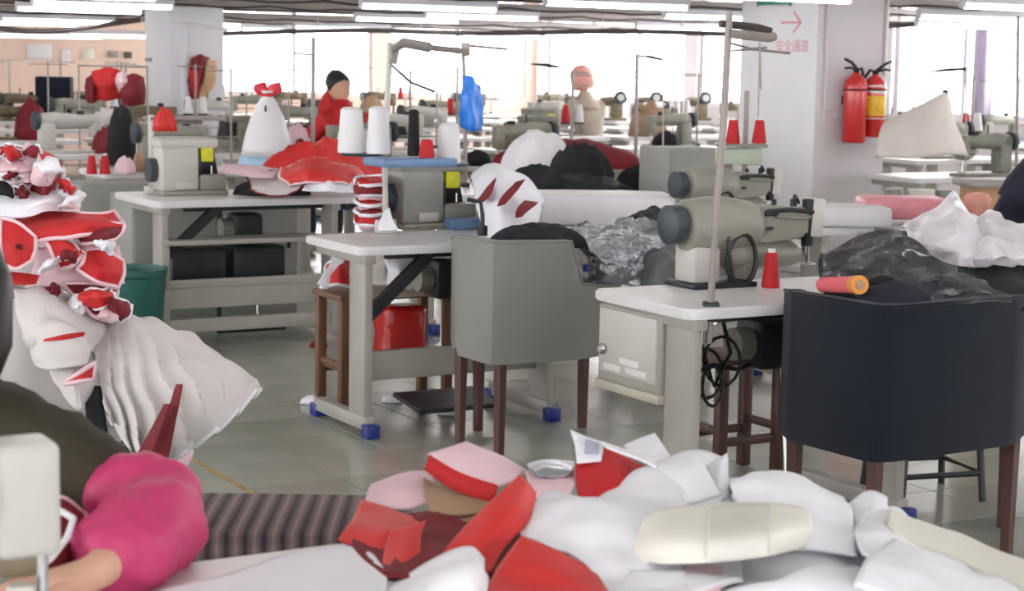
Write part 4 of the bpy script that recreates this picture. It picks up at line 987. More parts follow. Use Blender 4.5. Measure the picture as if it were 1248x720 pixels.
# --- fabric under the middle table on the wooden bench
for k, (pts, m, pp, lab) in enumerate((
    ([[(398, 322, 7.9), (420, 308, 7.9), (438, 320, 7.95)], [(392, 338, 7.75), (415, 325, 7.7), (438, 335, 7.8)], [(390, 350, 7.72), (412, 346, 7.66), (438, 352, 7.75)]], 'red_cloth', 'white_cloth', 'red white-edged garment at the left end of the wooden bench'),
    ([[(408, 303, 7.8), (430, 302, 7.85)], [(400, 325, 7.7), (414, 325, 7.72)], [(388, 345, 7.66), (398, 352, 7.68)]], 'white_cloth', None, 'white sleeve hanging over the left end of the wooden bench'),
    ([[(468, 306, 7.8), (490, 304, 7.85), (510, 312, 7.9)], [(470, 325, 7.7), (488, 328, 7.66), (505, 335, 7.72)], [(470, 345, 7.66), (490, 350, 7.64), (510, 352, 7.68)]], 'white_cloth', None, 'white garment on the wooden bench behind the black bracket'),
    ([[(508, 318, 7.8), (530, 312, 7.85), (552, 318, 7.9)], [(505, 332, 7.7), (528, 330, 7.66), (552, 336, 7.72)], [(502, 348, 7.66), (528, 350, 7.64), (552, 352, 7.68)]], 'dark_red', 'white_cloth', 'dark red white-edged garment at the right end of the wooden bench'))):
    cloth('bench_garment', pts, m, lab, 'garment', None, th=.01, wr=.02, seed=80 + k, pipe=pp, pr=.008)
cloth('bench_cloth', [[(436, 349, 7.8), (490, 347, 7.85), (550, 344, 7.95)], [(436, 356, 7.66), (490, 355, 7.66), (550, 352, 7.7)], [(436, 364, 7.62), (490, 362, 7.62), (550, 358, 7.66)]], mat('pale brown cloth', (150, 132, 120), .85), 'pale brown cloth spread over the wooden bench', 'fabric', wr=.004, seed=85)
# scraps and pedal under the middle table
for k, (x, y, m, lab) in enumerate(((478, 490, 'white_cloth', 'white cloth scrap on the floor under the middle table'), (380, 492 - 0, 'white_cloth', 'tiny white scrap on the floor left of the middle table'), (388, 423, 'dark_red', 'small dark red scrap by the back table leg'), (548, 505, 'grey_white_cloth', 'greyish scrap on the floor under the grey chair'))):
    mound('floor_scrap', atz(x, y, .001), .05, .03, .03, m, lab, 'scrap', seed=90 + k, folds=.8, n=16, k=5)

# --- clothes heaped in the navy chair
NV = [
 ('black_clothes', [[(1000, 305, 5.8), (1050, 282, 6.0), (1110, 276, 6.0), (1165, 285, 6.0)], [(996, 325, 5.6), (1050, 310, 5.55), (1110, 300, 5.6), (1170, 310, 5.7)], [(1000, 345, 5.45), (1050, 345, 5.35), (1110, 345, 5.3), (1180, 345, 5.4)], [(1005, 372, 5.4), (1055, 380, 5.3), (1110, 385, 5.25), (1190, 380, 5.35)]], 'black_cloth', 'black clothing filling the left of the navy chair', .035),
 ('black_clothes', [[(1150, 315, 5.9), (1190, 318, 5.85), (1248, 310, 5.9), (1290, 320, 5.95)], [(1150, 335, 5.6), (1195, 335, 5.5), (1248, 340, 5.55), (1290, 345, 5.7)], [(1120, 372, 5.3), (1195, 378, 5.32), (1248, 375, 5.42), (1290, 375, 5.5)]], 'black_cloth', 'black clothing filling the right of the navy chair', .03),
 ('navy_cloth', [[(1045, 345, 5.4), (1090, 335, 5.4), (1145, 340, 5.4)], [(1040, 360, 5.28), (1095, 356, 5.2), (1150, 362, 5.3)], [(1045, 382, 5.26), (1095, 385, 5.18), (1150, 385, 5.28)]], 'navy_cloth', 'dark navy cloth at the front of the navy chair heap', .012),
]
for k, (n, p, m, lab, w) in enumerate(NV): cloth(n, p, m, lab, 'clothing', wr=w, wf=6, seed=100 + k, th=.012)
cloth('clear_bag', [[(1010, 300, 5.75), (1060, 277, 5.9), (1115, 262, 5.95), (1165, 268, 5.95)], [(1000, 318, 5.52), (1060, 300, 5.5), (1115, 288, 5.52), (1170, 300, 5.6)], [(1000, 342, 5.38), (1060, 335, 5.26), (1115, 338, 5.24), (1175, 338, 5.34)]], 'clear_bag', 'clear plastic bag over the black clothing in the navy chair', 'bag', wr=.05, wf=9, seed=110, th=.003, sub=12)
cloth('clear_bag', [[(1150, 332, 5.5), (1185, 334, 5.45), (1225, 345, 5.5)], [(1140, 350, 5.22), (1185, 350, 5.22), (1235, 358, 5.38)], [(1135, 368, 5.2), (1185, 370, 5.24), (1240, 368, 5.4)]], 'clear_bag', 'crumpled clear plastic at the front right of the navy chair', 'bag', wr=.03, wf=12, seed=111, th=.003, sub=12)
cloth('white_bag', [[(1100, 272, 6.1), (1135, 250, 6.15), (1162, 228, 6.15), (1180, 250, 6.15), (1200, 262, 6.2)], [(1105, 285, 5.85), (1135, 272, 5.75), (1165, 262, 5.7), (1185, 270, 5.75), (1205, 280, 5.85)], [(1110, 300, 5.75), (1140, 300, 5.6), (1168, 300, 5.55), (1190, 305, 5.6), (1210, 305, 5.7)], [(1125, 318, 5.7), (1145, 322, 5.6), (1170, 325, 5.55), (1195, 325, 5.6), (1215, 322, 5.7)]], 'cloudy_bag', 'peaked cloudy white plastic bag at the back of the navy chair', 'bag', wr=.03, wf=8, seed=112, th=.004, sub=10)
cloth('white_bag', [[(1188, 268, 6.1), (1205, 254, 6.1), (1228, 262, 6.1), (1256, 266, 6.1), (1290, 270, 6.1)], [(1180, 290, 5.8), (1205, 282, 5.7), (1230, 284, 5.7), (1256, 288, 5.75), (1290, 290, 5.8)], [(1165, 312, 5.65), (1200, 310, 5.5), (1230, 308, 5.5), (1256, 312, 5.6), (1290, 315, 5.7)], [(1175, 325, 5.65), (1200, 330, 5.52), (1225, 328, 5.52), (1256, 326, 5.62), (1290, 325, 5.7)]], 'cloudy_bag', 'bulging cloudy white plastic bag at the right of the navy chair', 'bag', wr=.04, wf=9, seed=113, th=.004, sub=10)
cloth('white_garment', [[(1244, 330, 5.75), (1270, 320, 5.8), (1300, 325, 5.85)], [(1236, 350, 5.58), (1270, 345, 5.58), (1300, 345, 5.65)], [(1238, 366, 5.5), (1270, 372, 5.52), (1300, 372, 5.6)]], 'grey_white_cloth', 'white cloth at the right end of the navy chair heap', 'garment', wr=.02, seed=114)
t = thing('thread_cone', 'pink thread tube lying on the front edge of the navy chair', 'thread cone', at(1003, 347, 5.42))
p1 = at(1048, 347, 5.16) - t.location
b = NB(); tube(b, [(0, 0, 0), p1 * .9], [.023, .026], 18); obj('thread', b, mat('coral pink thread', (226, 104, 112), .7, var=.1, bump=.2, bs=300), t, 'auto')
b = NB(); tube(b, [p1 * .88, p1], [.0275, .0275], 18); obj('orange_end', b, mat('orange spool end', (214, 140, 48), .5), t, 'auto')
b = NB(); tube(b, [p1 * .99, p1 * 1.02], [.014, .014], 12); obj('spool_core', b, 'kraft', t, 'auto')

# ------------------------------------------------------------------ left heap on a low bench
lb_t = thing('low_bench', 'low grey bench under the tall red and white garment heap', 'bench', (-1.42, 5.28, 0), 0)
box('bench_top', 'grey_cab', (0, 0, .40), (.7, .5, .04), lb_t, .006)
for x in (-.31, .31):
    for y in (-.2, .2): q = NB(); bx(q, (x, y, .19), (.05, .05, .38), .004); obj('leg', q, 'grey_cab', lb_t, 'auto')
mound('white_garment', (-1.42, 5.3, .42), .25, .22, .60, 'grey_white_cloth', 'large white garment bundle at the core of the left heap', 'garment', seed=121, rough=.1, folds=.25, pw=3.5)
mound('dark_garment', (-1.46, 5.3, .98), .18, .16, .18, 'dark_red', 'dark red garment near the top of the left heap', 'garment', seed=122, folds=.5)
LP = [
 # upper heap
 ('red_cloth', 'white_cloth', 'bright red piece at the very top of the left heap', [[(-30, 180, 5.3), (10, 172, 5.3), (45, 178, 5.3), (70, 205, 5.3)], [(-30, 200, 5.05), (10, 198, 5.0), (45, 205, 5.0), (72, 222, 5.1)], [(-30, 218, 4.98), (12, 222, 4.95), (40, 228, 4.95), (66, 236, 5.0)]], .04),
 ('pink_white', None, 'pale pink folded piece near the top of the left heap', [[(18, 180, 5.05), (35, 172, 5.05), (52, 195, 5.08)], [(10, 205, 4.95), (34, 195, 4.9), (50, 212, 4.95)], [(0, 222, 4.95), (30, 222, 4.88), (45, 222, 4.92)]], .03),
 ('pink_white', 'white_cloth', 'pale pink flap with a pointed tail on the left heap', [[(-5, 192, 4.95), (20, 186, 4.95), (44, 190, 4.95)], [(-5, 205, 4.88), (20, 205, 4.85), (48, 205, 4.9)], [(-5, 214, 4.88), (25, 216, 4.86), (38, 216, 4.9)]], .015),
 ('dark_red', 'pink_white', 'dark red fold on the right of the left heap top', [[(40, 200, 5.05), (58, 200, 5.05), (76, 214, 5.1)], [(36, 222, 4.95), (56, 218, 4.9), (74, 226, 4.98)], [(30, 240, 4.92), (55, 240, 4.88), (72, 236, 4.95)]], .03),
 ('white_cloth', None, 'white folded piece below the red top of the left heap', [[(-20, 228, 5.0), (20, 226, 5.0), (60, 224, 5.0), (88, 232, 5.1)], [(-20, 246, 4.9), (22, 244, 4.86), (62, 240, 4.86), (96, 250, 5.0)], [(-20, 262, 4.88), (24, 264, 4.84), (60, 258, 4.85), (98, 258, 4.98)]], .025),
 ('black_cloth', None, 'black and white collar piece at the far left of the heap', [[(-20, 222, 4.86), (4, 220, 4.86), (16, 228, 4.88)], [(-20, 234, 4.84), (4, 236, 4.82), (18, 240, 4.85)]], .01),
 # red flaps
 ('red_cloth', 'pink_white', 'broad red flap at the top of the middle tier', [[(14, 264, 4.98), (60, 254, 5.0), (105, 258, 5.0), (140, 257, 5.05)], [(30, 280, 4.80), (62, 272, 4.78), (105, 270, 4.8), (150, 270, 4.95)], [(44, 294, 4.76), (75, 288, 4.74), (105, 286, 4.78), (153, 280, 4.95)]], .012),
 ('dark_red', 'pink_white', 'dark inner red flap at the right of the middle tier', [[(88, 280, 4.88), (120, 272, 4.88), (152, 272, 4.95)], [(92, 290, 4.80), (120, 286, 4.78), (150, 282, 4.92)], [(96, 298, 4.80), (118, 296, 4.78), (140, 292, 4.9)]], .008),
 ('red_cloth', 'pink_white', 'red flap hanging at the left of the middle tier', [[(2, 266, 4.80), (22, 272, 4.76), (44, 288, 4.76)], [(0, 295, 4.72), (20, 298, 4.7), (44, 304, 4.72)], [(4, 322, 4.72), (20, 328, 4.7), (40, 318, 4.72)]], .010),
 ('red_cloth', 'pink_white', 'red flap hanging at the centre of the middle tier', [[(52, 288, 4.78), (72, 288, 4.76), (90, 296, 4.78)], [(60, 302, 4.74), (82, 302, 4.72), (100, 308, 4.75)], [(72, 328, 4.74), (88, 324, 4.72), (104, 310, 4.76)]], .010),
 ('red_cloth', 'pink_white', 'red flap pointing down right from the middle tier', [[(104, 304, 4.80), (128, 304, 4.80), (150, 318, 4.88)], [(100, 318, 4.74), (126, 325, 4.73), (152, 334, 4.82)], [(92, 328, 4.74), (118, 344, 4.73), (146, 350, 4.8)]], .010),
 ('pink_white', None, 'pale pink lining showing under the red flaps', [[(40, 300, 4.90), (90, 296, 4.92), (146, 296, 5.0)], [(40, 325, 4.86), (90, 325, 4.84), (150, 320, 4.95)], [(30, 350, 4.84), (90, 352, 4.82), (150, 345, 4.95)]], .02),
 ('dark_red', 'pink_white', 'dark red tail below the red flaps', [[(76, 344, 4.80), (110, 344, 4.80), (146, 350, 4.88)], [(92, 362, 4.74), (118, 362, 4.73), (142, 368, 4.82)], [(112, 384, 4.74), (126, 390, 4.74), (138, 392, 4.8)]], .014),
 ('bright_red', None, 'small bright red patch at the left below the flaps', [[(-10, 330, 4.74), (20, 330, 4.74), (50, 334, 4.78)], [(-10, 342, 4.72), (20, 344, 4.7), (46, 345, 4.76)]], .01),
 # white lower
 ('grey_white_cloth', None, 'white garment with a red slit in the lower left heap', [[(10, 336, 4.86), (50, 340, 4.86), (92, 360, 4.9), (122, 388, 4.95)], [(20, 375, 4.66), (55, 385, 4.64), (92, 395, 4.66), (126, 405, 4.8)], [(26, 420, 4.60), (60, 420, 4.56), (95, 420, 4.58), (122, 425, 4.7)], [(40, 452, 4.62), (70, 448, 4.56), (98, 445, 4.58), (118, 440, 4.7)]], .05),
 ('red_cloth', None, 'red slit across the white lower left garment', [[(54, 413, 4.54), (78, 408, 4.53), (104, 406, 4.56)], [(52, 416, 4.54), (78, 414, 4.53), (102, 410, 4.56)]], .004),
 ('grey_white_cloth', None, 'white lower fold above the olive sleeve', [[(60, 448, 4.66), (88, 440, 4.62), (118, 440, 4.7)], [(66, 470, 4.58), (90, 466, 4.54), (118, 462, 4.62)], [(86, 500, 4.58), (98, 500, 4.55), (112, 490, 4.62)]], .02),
 ('red_cloth', 'pink_white', 'red lining triangle in the lower white fold', [[(84, 462, 4.54), (100, 452, 4.53), (116, 442, 4.56)], [(78, 468, 4.54), (100, 464, 4.52), (114, 462, 4.56)]], .004),
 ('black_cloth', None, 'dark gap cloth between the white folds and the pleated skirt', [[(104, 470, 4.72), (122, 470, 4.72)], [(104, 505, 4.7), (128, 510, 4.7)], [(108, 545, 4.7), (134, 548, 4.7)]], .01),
]
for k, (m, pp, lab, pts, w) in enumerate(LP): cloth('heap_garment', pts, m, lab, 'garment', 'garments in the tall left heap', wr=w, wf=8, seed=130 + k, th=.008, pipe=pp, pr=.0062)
R6 = random.Random(12)
SHARDS = [(12, 186, 'red_cloth', 'topmost'), (40, 183, 'dark_red', 'upper'), (62, 206, 'white_cloth', 'right-hand upper'), (14, 212, 'dark_red', 'left upper'), (50, 214, 'pink_white', 'middle upper'), (80, 226, 'red_cloth', 'rightmost upper'), (28, 236, 'dark_red', 'lower left upper'), (86, 244, 'white_cloth', 'right lower upper'),
          (22, 300, 'dark_red', 'left middle'), (60, 322, 'white_cloth', 'central middle'), (84, 312, 'dark_red', 'inner middle'), (128, 300, 'white_cloth', 'right middle'), (118, 360, 'bright_red', 'lower right'), (94, 372, 'white_cloth', 'lower central'), (140, 372, 'dark_red', 'lowest right'), (64, 352, 'dark_red', 'lower left'), (132, 386, 'pink_white', 'lowest')]
for k, (x, y, m, wh) in enumerate(SHARDS):
    w, h, q = R6.uniform(11, 18), R6.uniform(7, 12), R6.uniform(-.8, .8)
    Y0 = (4.86 if y < 250 else 4.70) - R6.uniform(0, .02)
    def rp(a, b, dY): return (x + a * math.cos(q) - b * math.sin(q), y + a * math.sin(q) + b * math.cos(q), Y0 + dY)
    pts = [[rp(-w, -h * .6, .10), rp(0, -h, .03), rp(w * .9, -h * .3, .10)], [rp(-w * 1.1, 0, .03), rp(0, 0, -.03), rp(w * 1.2, h * .2, .05)], [rp(-w * .5, h, .08), rp(w * .1, h * 1.2, .02), rp(w * .8, h * .9, .09)]]
    nm = {'red_cloth': 'red', 'bright_red': 'bright red', 'dark_red': 'dark red', 'white_cloth': 'white', 'pink_white': 'pale pink'}[m]
    cloth('heap_scrap', pts, m, 'small %s crumpled piece in the %s part of the left heap' % (nm, wh), 'garment', 'garments in the tall left heap', wr=.03, wf=14, seed=400 + k, th=.006, pipe='white_cloth' if 'red' in m else None, pr=.005)
# pleated white skirt fanning to the right
def skirt():
    top = [(122, 392, 4.85), (150, 380, 4.85), (180, 388, 4.9), (210, 402, 5.0)]
    mid = [(116, 440, 4.66), (160, 440, 4.62), (215, 425, 4.72), (265, 430, 4.9)]
    low = [(130, 500, 4.60), (175, 505, 4.54), (235, 470, 4.64), (305, 458, 4.9)]
    hem = [(150, 545, 4.62), (190, 568, 4.55), (262, 528, 4.62), (318, 478, 4.9)]
    g = sheet([[at(*p) for p in r] for r in (top, mid, low, hem)], 22, .012, 6, 151)
    R, K = len(g), len(g[0])
    for i in range(R):
        for j in range(K):
            t = i / (R - 1); s = j / (K - 1)
            tri = ((s * 7.5 + .12 * math.sin(i * .25)) % 1)
            g[i][j] += Vector((.02 * t * tri, -.07 * t ** .8 * tri, .045 * t * tri * s))
    return g
g = skirt(); b = NB(); mesh_grid(b, g)
c = sum((p for r in g for p in r), Vector()) / (len(g) * len(g[0]))
for v in b.verts: v.co -= c
sk = obj('pleated_skirt', b, 'grey_white_cloth', None, True, .006); sk.location = c; tag(sk, 'white pleated skirt fanned out from the left heap over the floor', 'garment')
for k, (x0, y0, x1, y1, w) in enumerate(((218, 468, 192, 566, 14), (203, 492, 174, 558, 13))):
    r = [[at(x0 + (x1 - x0) * q - w / 2 * (.5 + q), y0 + (y1 - y0) * q, 4.43 - .02 * k) - c, at(x0 + (x1 - x0) * q + w / 2 * (.5 + q), y0 + (y1 - y0) * q, 4.41 - .02 * k) - c] for q in (0, .33, .66, 1)]
    cloth('pleat_stripe', r, 'dark_red', parent=sk, th=.004, wr=.003, seed=160 + k)
b = NB(); tube(b, [p - c for p in g[-1]], .006, 5); obj('hem', b, 'white_cloth', sk, True)
cloth('heap_garment', [[(150, 382, 4.95), (190, 388, 5.0), (235, 405, 5.1)], [(165, 400, 4.88), (215, 410, 4.95), (270, 432, 5.1)], [(190, 418, 4.88), (250, 440, 4.95), (306, 462, 5.08)]], 'grey_white_cloth', 'second white pleated skirt behind the fanned one', 'garment', th=.006, wr=.02, wf=10, seed=165)
cloth('skirt_underside', [[at(*p) - c for p in r] for r in [[(180, 520, 4.75), (215, 545, 4.75), (240, 535, 4.8)], [(178, 560, 4.72), (205, 575, 4.7), (232, 560, 4.76)], [(190, 582, 4.72), (205, 588, 4.7), (222, 578, 4.75)]]], 'pink_white', parent=sk, wr=.01, seed=166)

# ------------------------------------------------------------------ foreground worktable and cloth pile
wt = thing('worktable', 'long white worktable in the foreground under the cloth pile', 'table', G(-.25, 1.86), GZ)
b = NB(); bx(b, (1.12, .31, .745), (2.24, .62, .03), .008); obj('tabletop', b, 'white_top', wt, 'auto')
for x in (.08, 2.1):
    f = box('leg_frame', 'leg_grey', (x, .3, .365), (.04, .14, .73), wt, .006); box('foot_bar', 'leg_grey', (0, 0, -.335), (.05, .55, .06), f, .006)
FG = [
 ('dark_red', 'dark red cloth spread at the bottom of the scraps', [[(440, 640, 2.9), (520, 625, 2.9), (600, 620, 2.92), (660, 615, 2.94)], [(430, 668, 2.78), (520, 660, 2.78), (600, 655, 2.8), (680, 650, 2.82)], [(470, 705, 2.64), (530, 705, 2.62), (610, 700, 2.64), (700, 690, 2.68)]], .003, .003),
 ('white_cloth', 'big white cloth spread under the whole right of the pile', [[(700, 640, 2.84), (800, 610, 2.95), (900, 590, 3.04), (1000, 600, 3.02), (1085, 625, 2.94), (1170, 658, 2.8), (1262, 695, 2.66)], [(700, 680, 2.64), (800, 655, 2.7), (900, 640, 2.76), (1000, 640, 2.76), (1090, 655, 2.7), (1180, 690, 2.6), (1270, 722, 2.52)], [(690, 715, 2.5), (800, 700, 2.54), (900, 690, 2.56), (1000, 690, 2.56), (1095, 700, 2.52), (1190, 722, 2.46), (1275, 748, 2.4)], [(690, 770, 2.3), (800, 765, 2.32), (900, 760, 2.32), (1000, 760, 2.32), (1095, 765, 2.3), (1190, 772, 2.28), (1275, 785, 2.26)]], .016, .004),
 ('white_cloth', 'white cloth with a rounded end lying at the left of the pile', [[(195, 716, 2.62), (300, 688, 2.70), (400, 661, 2.78), (448, 668, 2.78), (470, 690, 2.70)], [(195, 735, 2.52), (300, 715, 2.54), (400, 695, 2.58), (452, 695, 2.60), (472, 706, 2.60)], [(195, 770, 2.44), (300, 760, 2.44), (400, 750, 2.46), (450, 742, 2.48), (470, 735, 2.50)]], .004, .004),
 ('white_cloth', 'rolled white cloth with a round end in front of the red scraps', [[(455, 716, 2.522), (500, 692, 2.522), (545, 668, 2.541), (575, 662, 2.541), (594, 676, 2.522)], [(455, 735, 2.425), (500, 716, 2.396), (548, 695, 2.386), (580, 690, 2.396), (598, 696, 2.444)], [(460, 760, 2.367), (510, 755, 2.328), (555, 745, 2.318), (585, 735, 2.338), (598, 722, 2.406)]], .006, .006),
 ('bright_red', 'stiff red folded piece at the left end of the pile', [[(440, 606, 2.876), (478, 617, 2.847), (522, 632, 2.827)], [(428, 632, 2.760), (470, 645, 2.702), (518, 648, 2.741)], [(411, 655, 2.721), (450, 668, 2.663), (480, 676, 2.683)]], .006, .004),
 ('bright_red', 'small curled red edge beside the stiff red piece', [[(478, 645, 2.688), (505, 640, 2.707), (520, 632, 2.746)], [(468, 668, 2.630), (495, 664, 2.630), (514, 650, 2.688)], [(466, 690, 2.611), (490, 690, 2.602), (512, 678, 2.650)]], .006, .004),
 ('dark_red', 'dark red flat piece under the stiff red strips', [[(505, 630, 2.876), (540, 628, 2.876), (580, 640, 2.876)], [(490, 665, 2.738), (530, 660, 2.738), (580, 665, 2.758)], [(468, 700, 2.640), (520, 705, 2.620), (590, 705, 2.640)]], .008, .004),
 ('pink_white', 'curved pale pink flap at the upper left of the pile', [[(452, 590, 3.02), (490, 575, 3.05), (526, 573, 3.05)], [(446, 602, 2.95), (488, 592, 2.94), (532, 590, 2.97)], [(445, 608, 2.92), (492, 618, 2.88), (542, 602, 2.93)]], .004, .003),
 ('pink_white', 'long pale pink strip lying on top of the red scraps', [[(568, 537, 3.08), (605, 552, 3.06), (642, 572, 3.04)], [(548, 544, 3.0), (588, 562, 2.97), (630, 582, 2.96)], [(522, 552, 2.96), (560, 574, 2.92), (606, 590, 2.9)]], .002, .006),
 ('red_cloth', 'red underside strip below the long pale pink strip', [[(523, 553, 2.955), (560, 575, 2.915), (607, 591, 2.895)], [(520, 562, 2.93), (558, 586, 2.9), (604, 602, 2.88)], [(516, 572, 2.93), (550, 596, 2.9), (598, 612, 2.88)]], .003, .004),
 ('kraft', 'brown folded lining layers in the middle of the scraps', [[(516, 580, 2.98), (555, 590, 2.95), (598, 600, 2.94)], [(518, 598, 2.90), (555, 604, 2.88), (596, 612, 2.88)], [(520, 618, 2.86), (560, 628, 2.83), (590, 625, 2.85)]], .018, .003),
 ('kraft', 'second brown lining layer below the first one', [[(530, 605, 2.92), (570, 610, 2.9), (600, 606, 2.9)], [(525, 618, 2.86), (560, 622, 2.84), (592, 620, 2.85)], [(530, 628, 2.83), (562, 634, 2.81), (586, 630, 2.83)]], .014, .003),
 ('bright_red', 'upright red strip leaning beside the brown lining', [[(634, 576, 2.818), (644, 585, 2.798), (655, 600, 2.798)], [(600, 608, 2.702), (622, 625, 2.663), (644, 636, 2.683)], [(565, 640, 2.644), (588, 655, 2.596), (615, 668, 2.606)], [(540, 668, 2.606), (570, 684, 2.567), (598, 696, 2.567)]], .004, .004),
 ('pink_white', 'small pale pink piece behind the upright red strip', [[(640, 575, 3.0), (670, 566, 3.02), (700, 570, 3.02)], [(645, 592, 2.92), (672, 590, 2.9), (700, 588, 2.92)], [(655, 610, 2.88), (672, 608, 2.86), (695, 604, 2.88)]], .006, .003),
 ('silver', 'crinkled silver ring scrap on the pale pink piece', [[(642, 565, 3.02), (665, 558, 3.05), (700, 562, 3.04)], [(645, 570, 2.97), (668, 568, 2.96), (698, 570, 2.98)], [(655, 577, 2.94), (672, 577, 2.93), (694, 576, 2.95)]], .010, .003),
 ('red_cloth', 'shiny deep red piece with a white edge at the top of the pile', [[(716, 536, 3.08), (745, 545, 3.05), (795, 566, 3.02)], [(702, 565, 2.98), (740, 575, 2.94), (785, 582, 2.94)], [(702, 592, 2.92), (722, 606, 2.88), (760, 596, 2.9)], [(708, 612, 2.88), (724, 622, 2.85), (740, 612, 2.87)]], .012, .004),
 ('white_cloth', 'white pointed paper piece standing up at the top of the pile', [[(696, 522, 3.06), (716, 530, 3.06), (737, 537, 3.06)], [(700, 542, 3.02), (718, 545, 3.0), (736, 548, 3.01)], [(702, 562, 2.97), (718, 560, 2.96), (734, 560, 2.98)]], .002, .003),
 ('white_cloth', 'white edge strip along the deep red piece', [[(734, 534, 3.029), (765, 546, 3.010), (800, 558, 2.990)], [(740, 542, 2.990), (768, 554, 2.970), (800, 570, 2.950)]], .003, .004),
 ('white_cloth', 'white square corner standing behind the deep red piece', [[(760, 542, 3.12), (780, 533, 3.14), (798, 527, 3.14)], [(772, 552, 3.08), (792, 548, 3.06), (810, 543, 3.08)], [(782, 562, 3.05), (802, 562, 3.03), (820, 558, 3.05)]], .002, .003),
 ('bright_red', 'red strip running to the bottom edge among white cloth', [[(636, 650, 2.567), (670, 664, 2.548), (722, 690, 2.528)], [(618, 672, 2.509), (665, 690, 2.470), (735, 708, 2.470)], [(600, 700, 2.451), (660, 716, 2.422), (745, 726, 2.432)], [(590, 740, 2.393), (660, 750, 2.374), (750, 750, 2.384)]], .004, .005),
 ('white_cloth', 'large white sheet draped across the middle of the pile', [[(632, 632, 2.738), (668, 602, 2.837), (712, 600, 2.857), (752, 592, 2.906), (800, 566, 2.994), (850, 550, 3.054), (888, 556, 3.054)], [(634, 645, 2.659), (672, 628, 2.699), (716, 622, 2.709), (762, 615, 2.758), (808, 598, 2.837), (852, 585, 2.906), (890, 585, 2.935)], [(660, 658, 2.600), (690, 655, 2.600), (735, 650, 2.610), (780, 648, 2.640), (822, 635, 2.709), (858, 622, 2.778), (895, 615, 2.817)], [(712, 682, 2.531), (735, 688, 2.512), (765, 690, 2.502), (795, 690, 2.522), (830, 680, 2.581), (865, 668, 2.620), (900, 660, 2.659)], [(742, 720, 2.443), (760, 735, 2.423), (785, 735, 2.423), (810, 735, 2.433), (840, 730, 2.462), (870, 720, 2.502), (905, 710, 2.531)]], .012, .005),
 ('white_cloth', 'pointed white corner standing up at the crest of the pile', [[(800, 566, 2.954), (830, 556, 2.983), (850, 549, 2.983)], [(806, 585, 2.905), (834, 575, 2.896), (860, 566, 2.925)], [(815, 612, 2.827), (845, 608, 2.808), (882, 600, 2.847)]], .003, .003),
 ('white_cloth', 'second pointed white corner beside the crest', [[(862, 568, 2.988), (875, 560, 2.988), (886, 552, 2.988)], [(862, 585, 2.929), (876, 582, 2.910), (888, 580, 2.929)], [(858, 608, 2.852), (876, 608, 2.832), (889, 606, 2.852)]], .002, .003),
 ('white_cloth', 'smooth white rolled cloth right of the crest', [[(888, 575, 2.980), (930, 570, 2.999), (985, 580, 2.980), (1030, 598, 2.941)], [(890, 592, 2.846), (930, 585, 2.836), (985, 598, 2.817), (1040, 615, 2.808)], [(905, 622, 2.731), (940, 618, 2.712), (990, 630, 2.693), (1040, 645, 2.693)], [(920, 650, 2.636), (950, 655, 2.607), (1000, 662, 2.598), (1045, 675, 2.598)]], .010, .006),
 ('cream_cloth', 'wide cream elastic band curling in front of the white cloth', [[(768, 650, 2.652), (800, 622, 2.671), (870, 614, 2.691), (940, 612, 2.701), (985, 622, 2.730), (996, 640, 2.769)], [(768, 668, 2.594), (800, 655, 2.535), (870, 650, 2.506), (940, 644, 2.525), (985, 642, 2.613), (992, 652, 2.691)], [(778, 684, 2.554), (805, 686, 2.496), (870, 684, 2.467), (935, 678, 2.496), (975, 668, 2.574), (988, 662, 2.633)]], .001, .004),
 ('white_cloth', 'small white knotted lump on the right slope of the pile', [[(1035, 606, 2.854), (1060, 598, 2.873), (1082, 606, 2.854)], [(1036, 622, 2.778), (1060, 616, 2.759), (1085, 622, 2.778)], [(1040, 640, 2.722), (1065, 640, 2.703), (1090, 642, 2.722)]], .012, .006),
 ('white_cloth', 'white folded cloth on the upper right slope of the pile', [[(1068, 608, 2.839), (1100, 615, 2.820), (1128, 640, 2.792)], [(1050, 630, 2.745), (1090, 640, 2.707), (1130, 662, 2.688)], [(1040, 650, 2.651), (1085, 662, 2.613), (1130, 685, 2.594)], [(1050, 675, 2.557), (1090, 690, 2.519), (1140, 708, 2.500)]], .012, .006),
 ('cream_cloth', 'long cream strip running down the right edge of the pile', [[(1085, 618, 2.806), (1120, 632, 2.797), (1180, 655, 2.778), (1260, 688, 2.760)], [(1082, 632, 2.714), (1125, 648, 2.686), (1185, 672, 2.668), (1260, 705, 2.650)], [(1090, 650, 2.650), (1130, 668, 2.622), (1190, 692, 2.594), (1260, 722, 2.576)]], .005, .008),
 ('white_cloth', 'white cloth filling the lower right corner of the pile', [[(1090, 655, 2.603), (1140, 672, 2.584), (1200, 698, 2.557), (1270, 728, 2.530)], [(1060, 680, 2.439), (1130, 700, 2.421), (1200, 725, 2.402), (1270, 750, 2.384)], [(1040, 710, 2.330), (1120, 730, 2.302), (1200, 755, 2.275), (1270, 780, 2.275)]], .014, .006),
 ('white_cloth', 'crumpled white cloth below the cream band', [[(870, 690, 2.528), (920, 682, 2.548), (980, 678, 2.586), (1050, 678, 2.625)], [(872, 702, 2.451), (922, 700, 2.432), (985, 700, 2.461), (1055, 702, 2.509)], [(860, 735, 2.364), (925, 738, 2.345), (990, 738, 2.364), (1060, 735, 2.413)]], .020, .006),
 ('pink_white', 'pinkish scrap glimpsed under the cream band', [[(832, 685, 2.58), (855, 684, 2.57), (882, 688, 2.58)], [(832, 700, 2.52), (856, 702, 2.5), (880, 704, 2.52)], [(836, 718, 2.47), (856, 722, 2.46), (878, 720, 2.47)]], .006, .003),
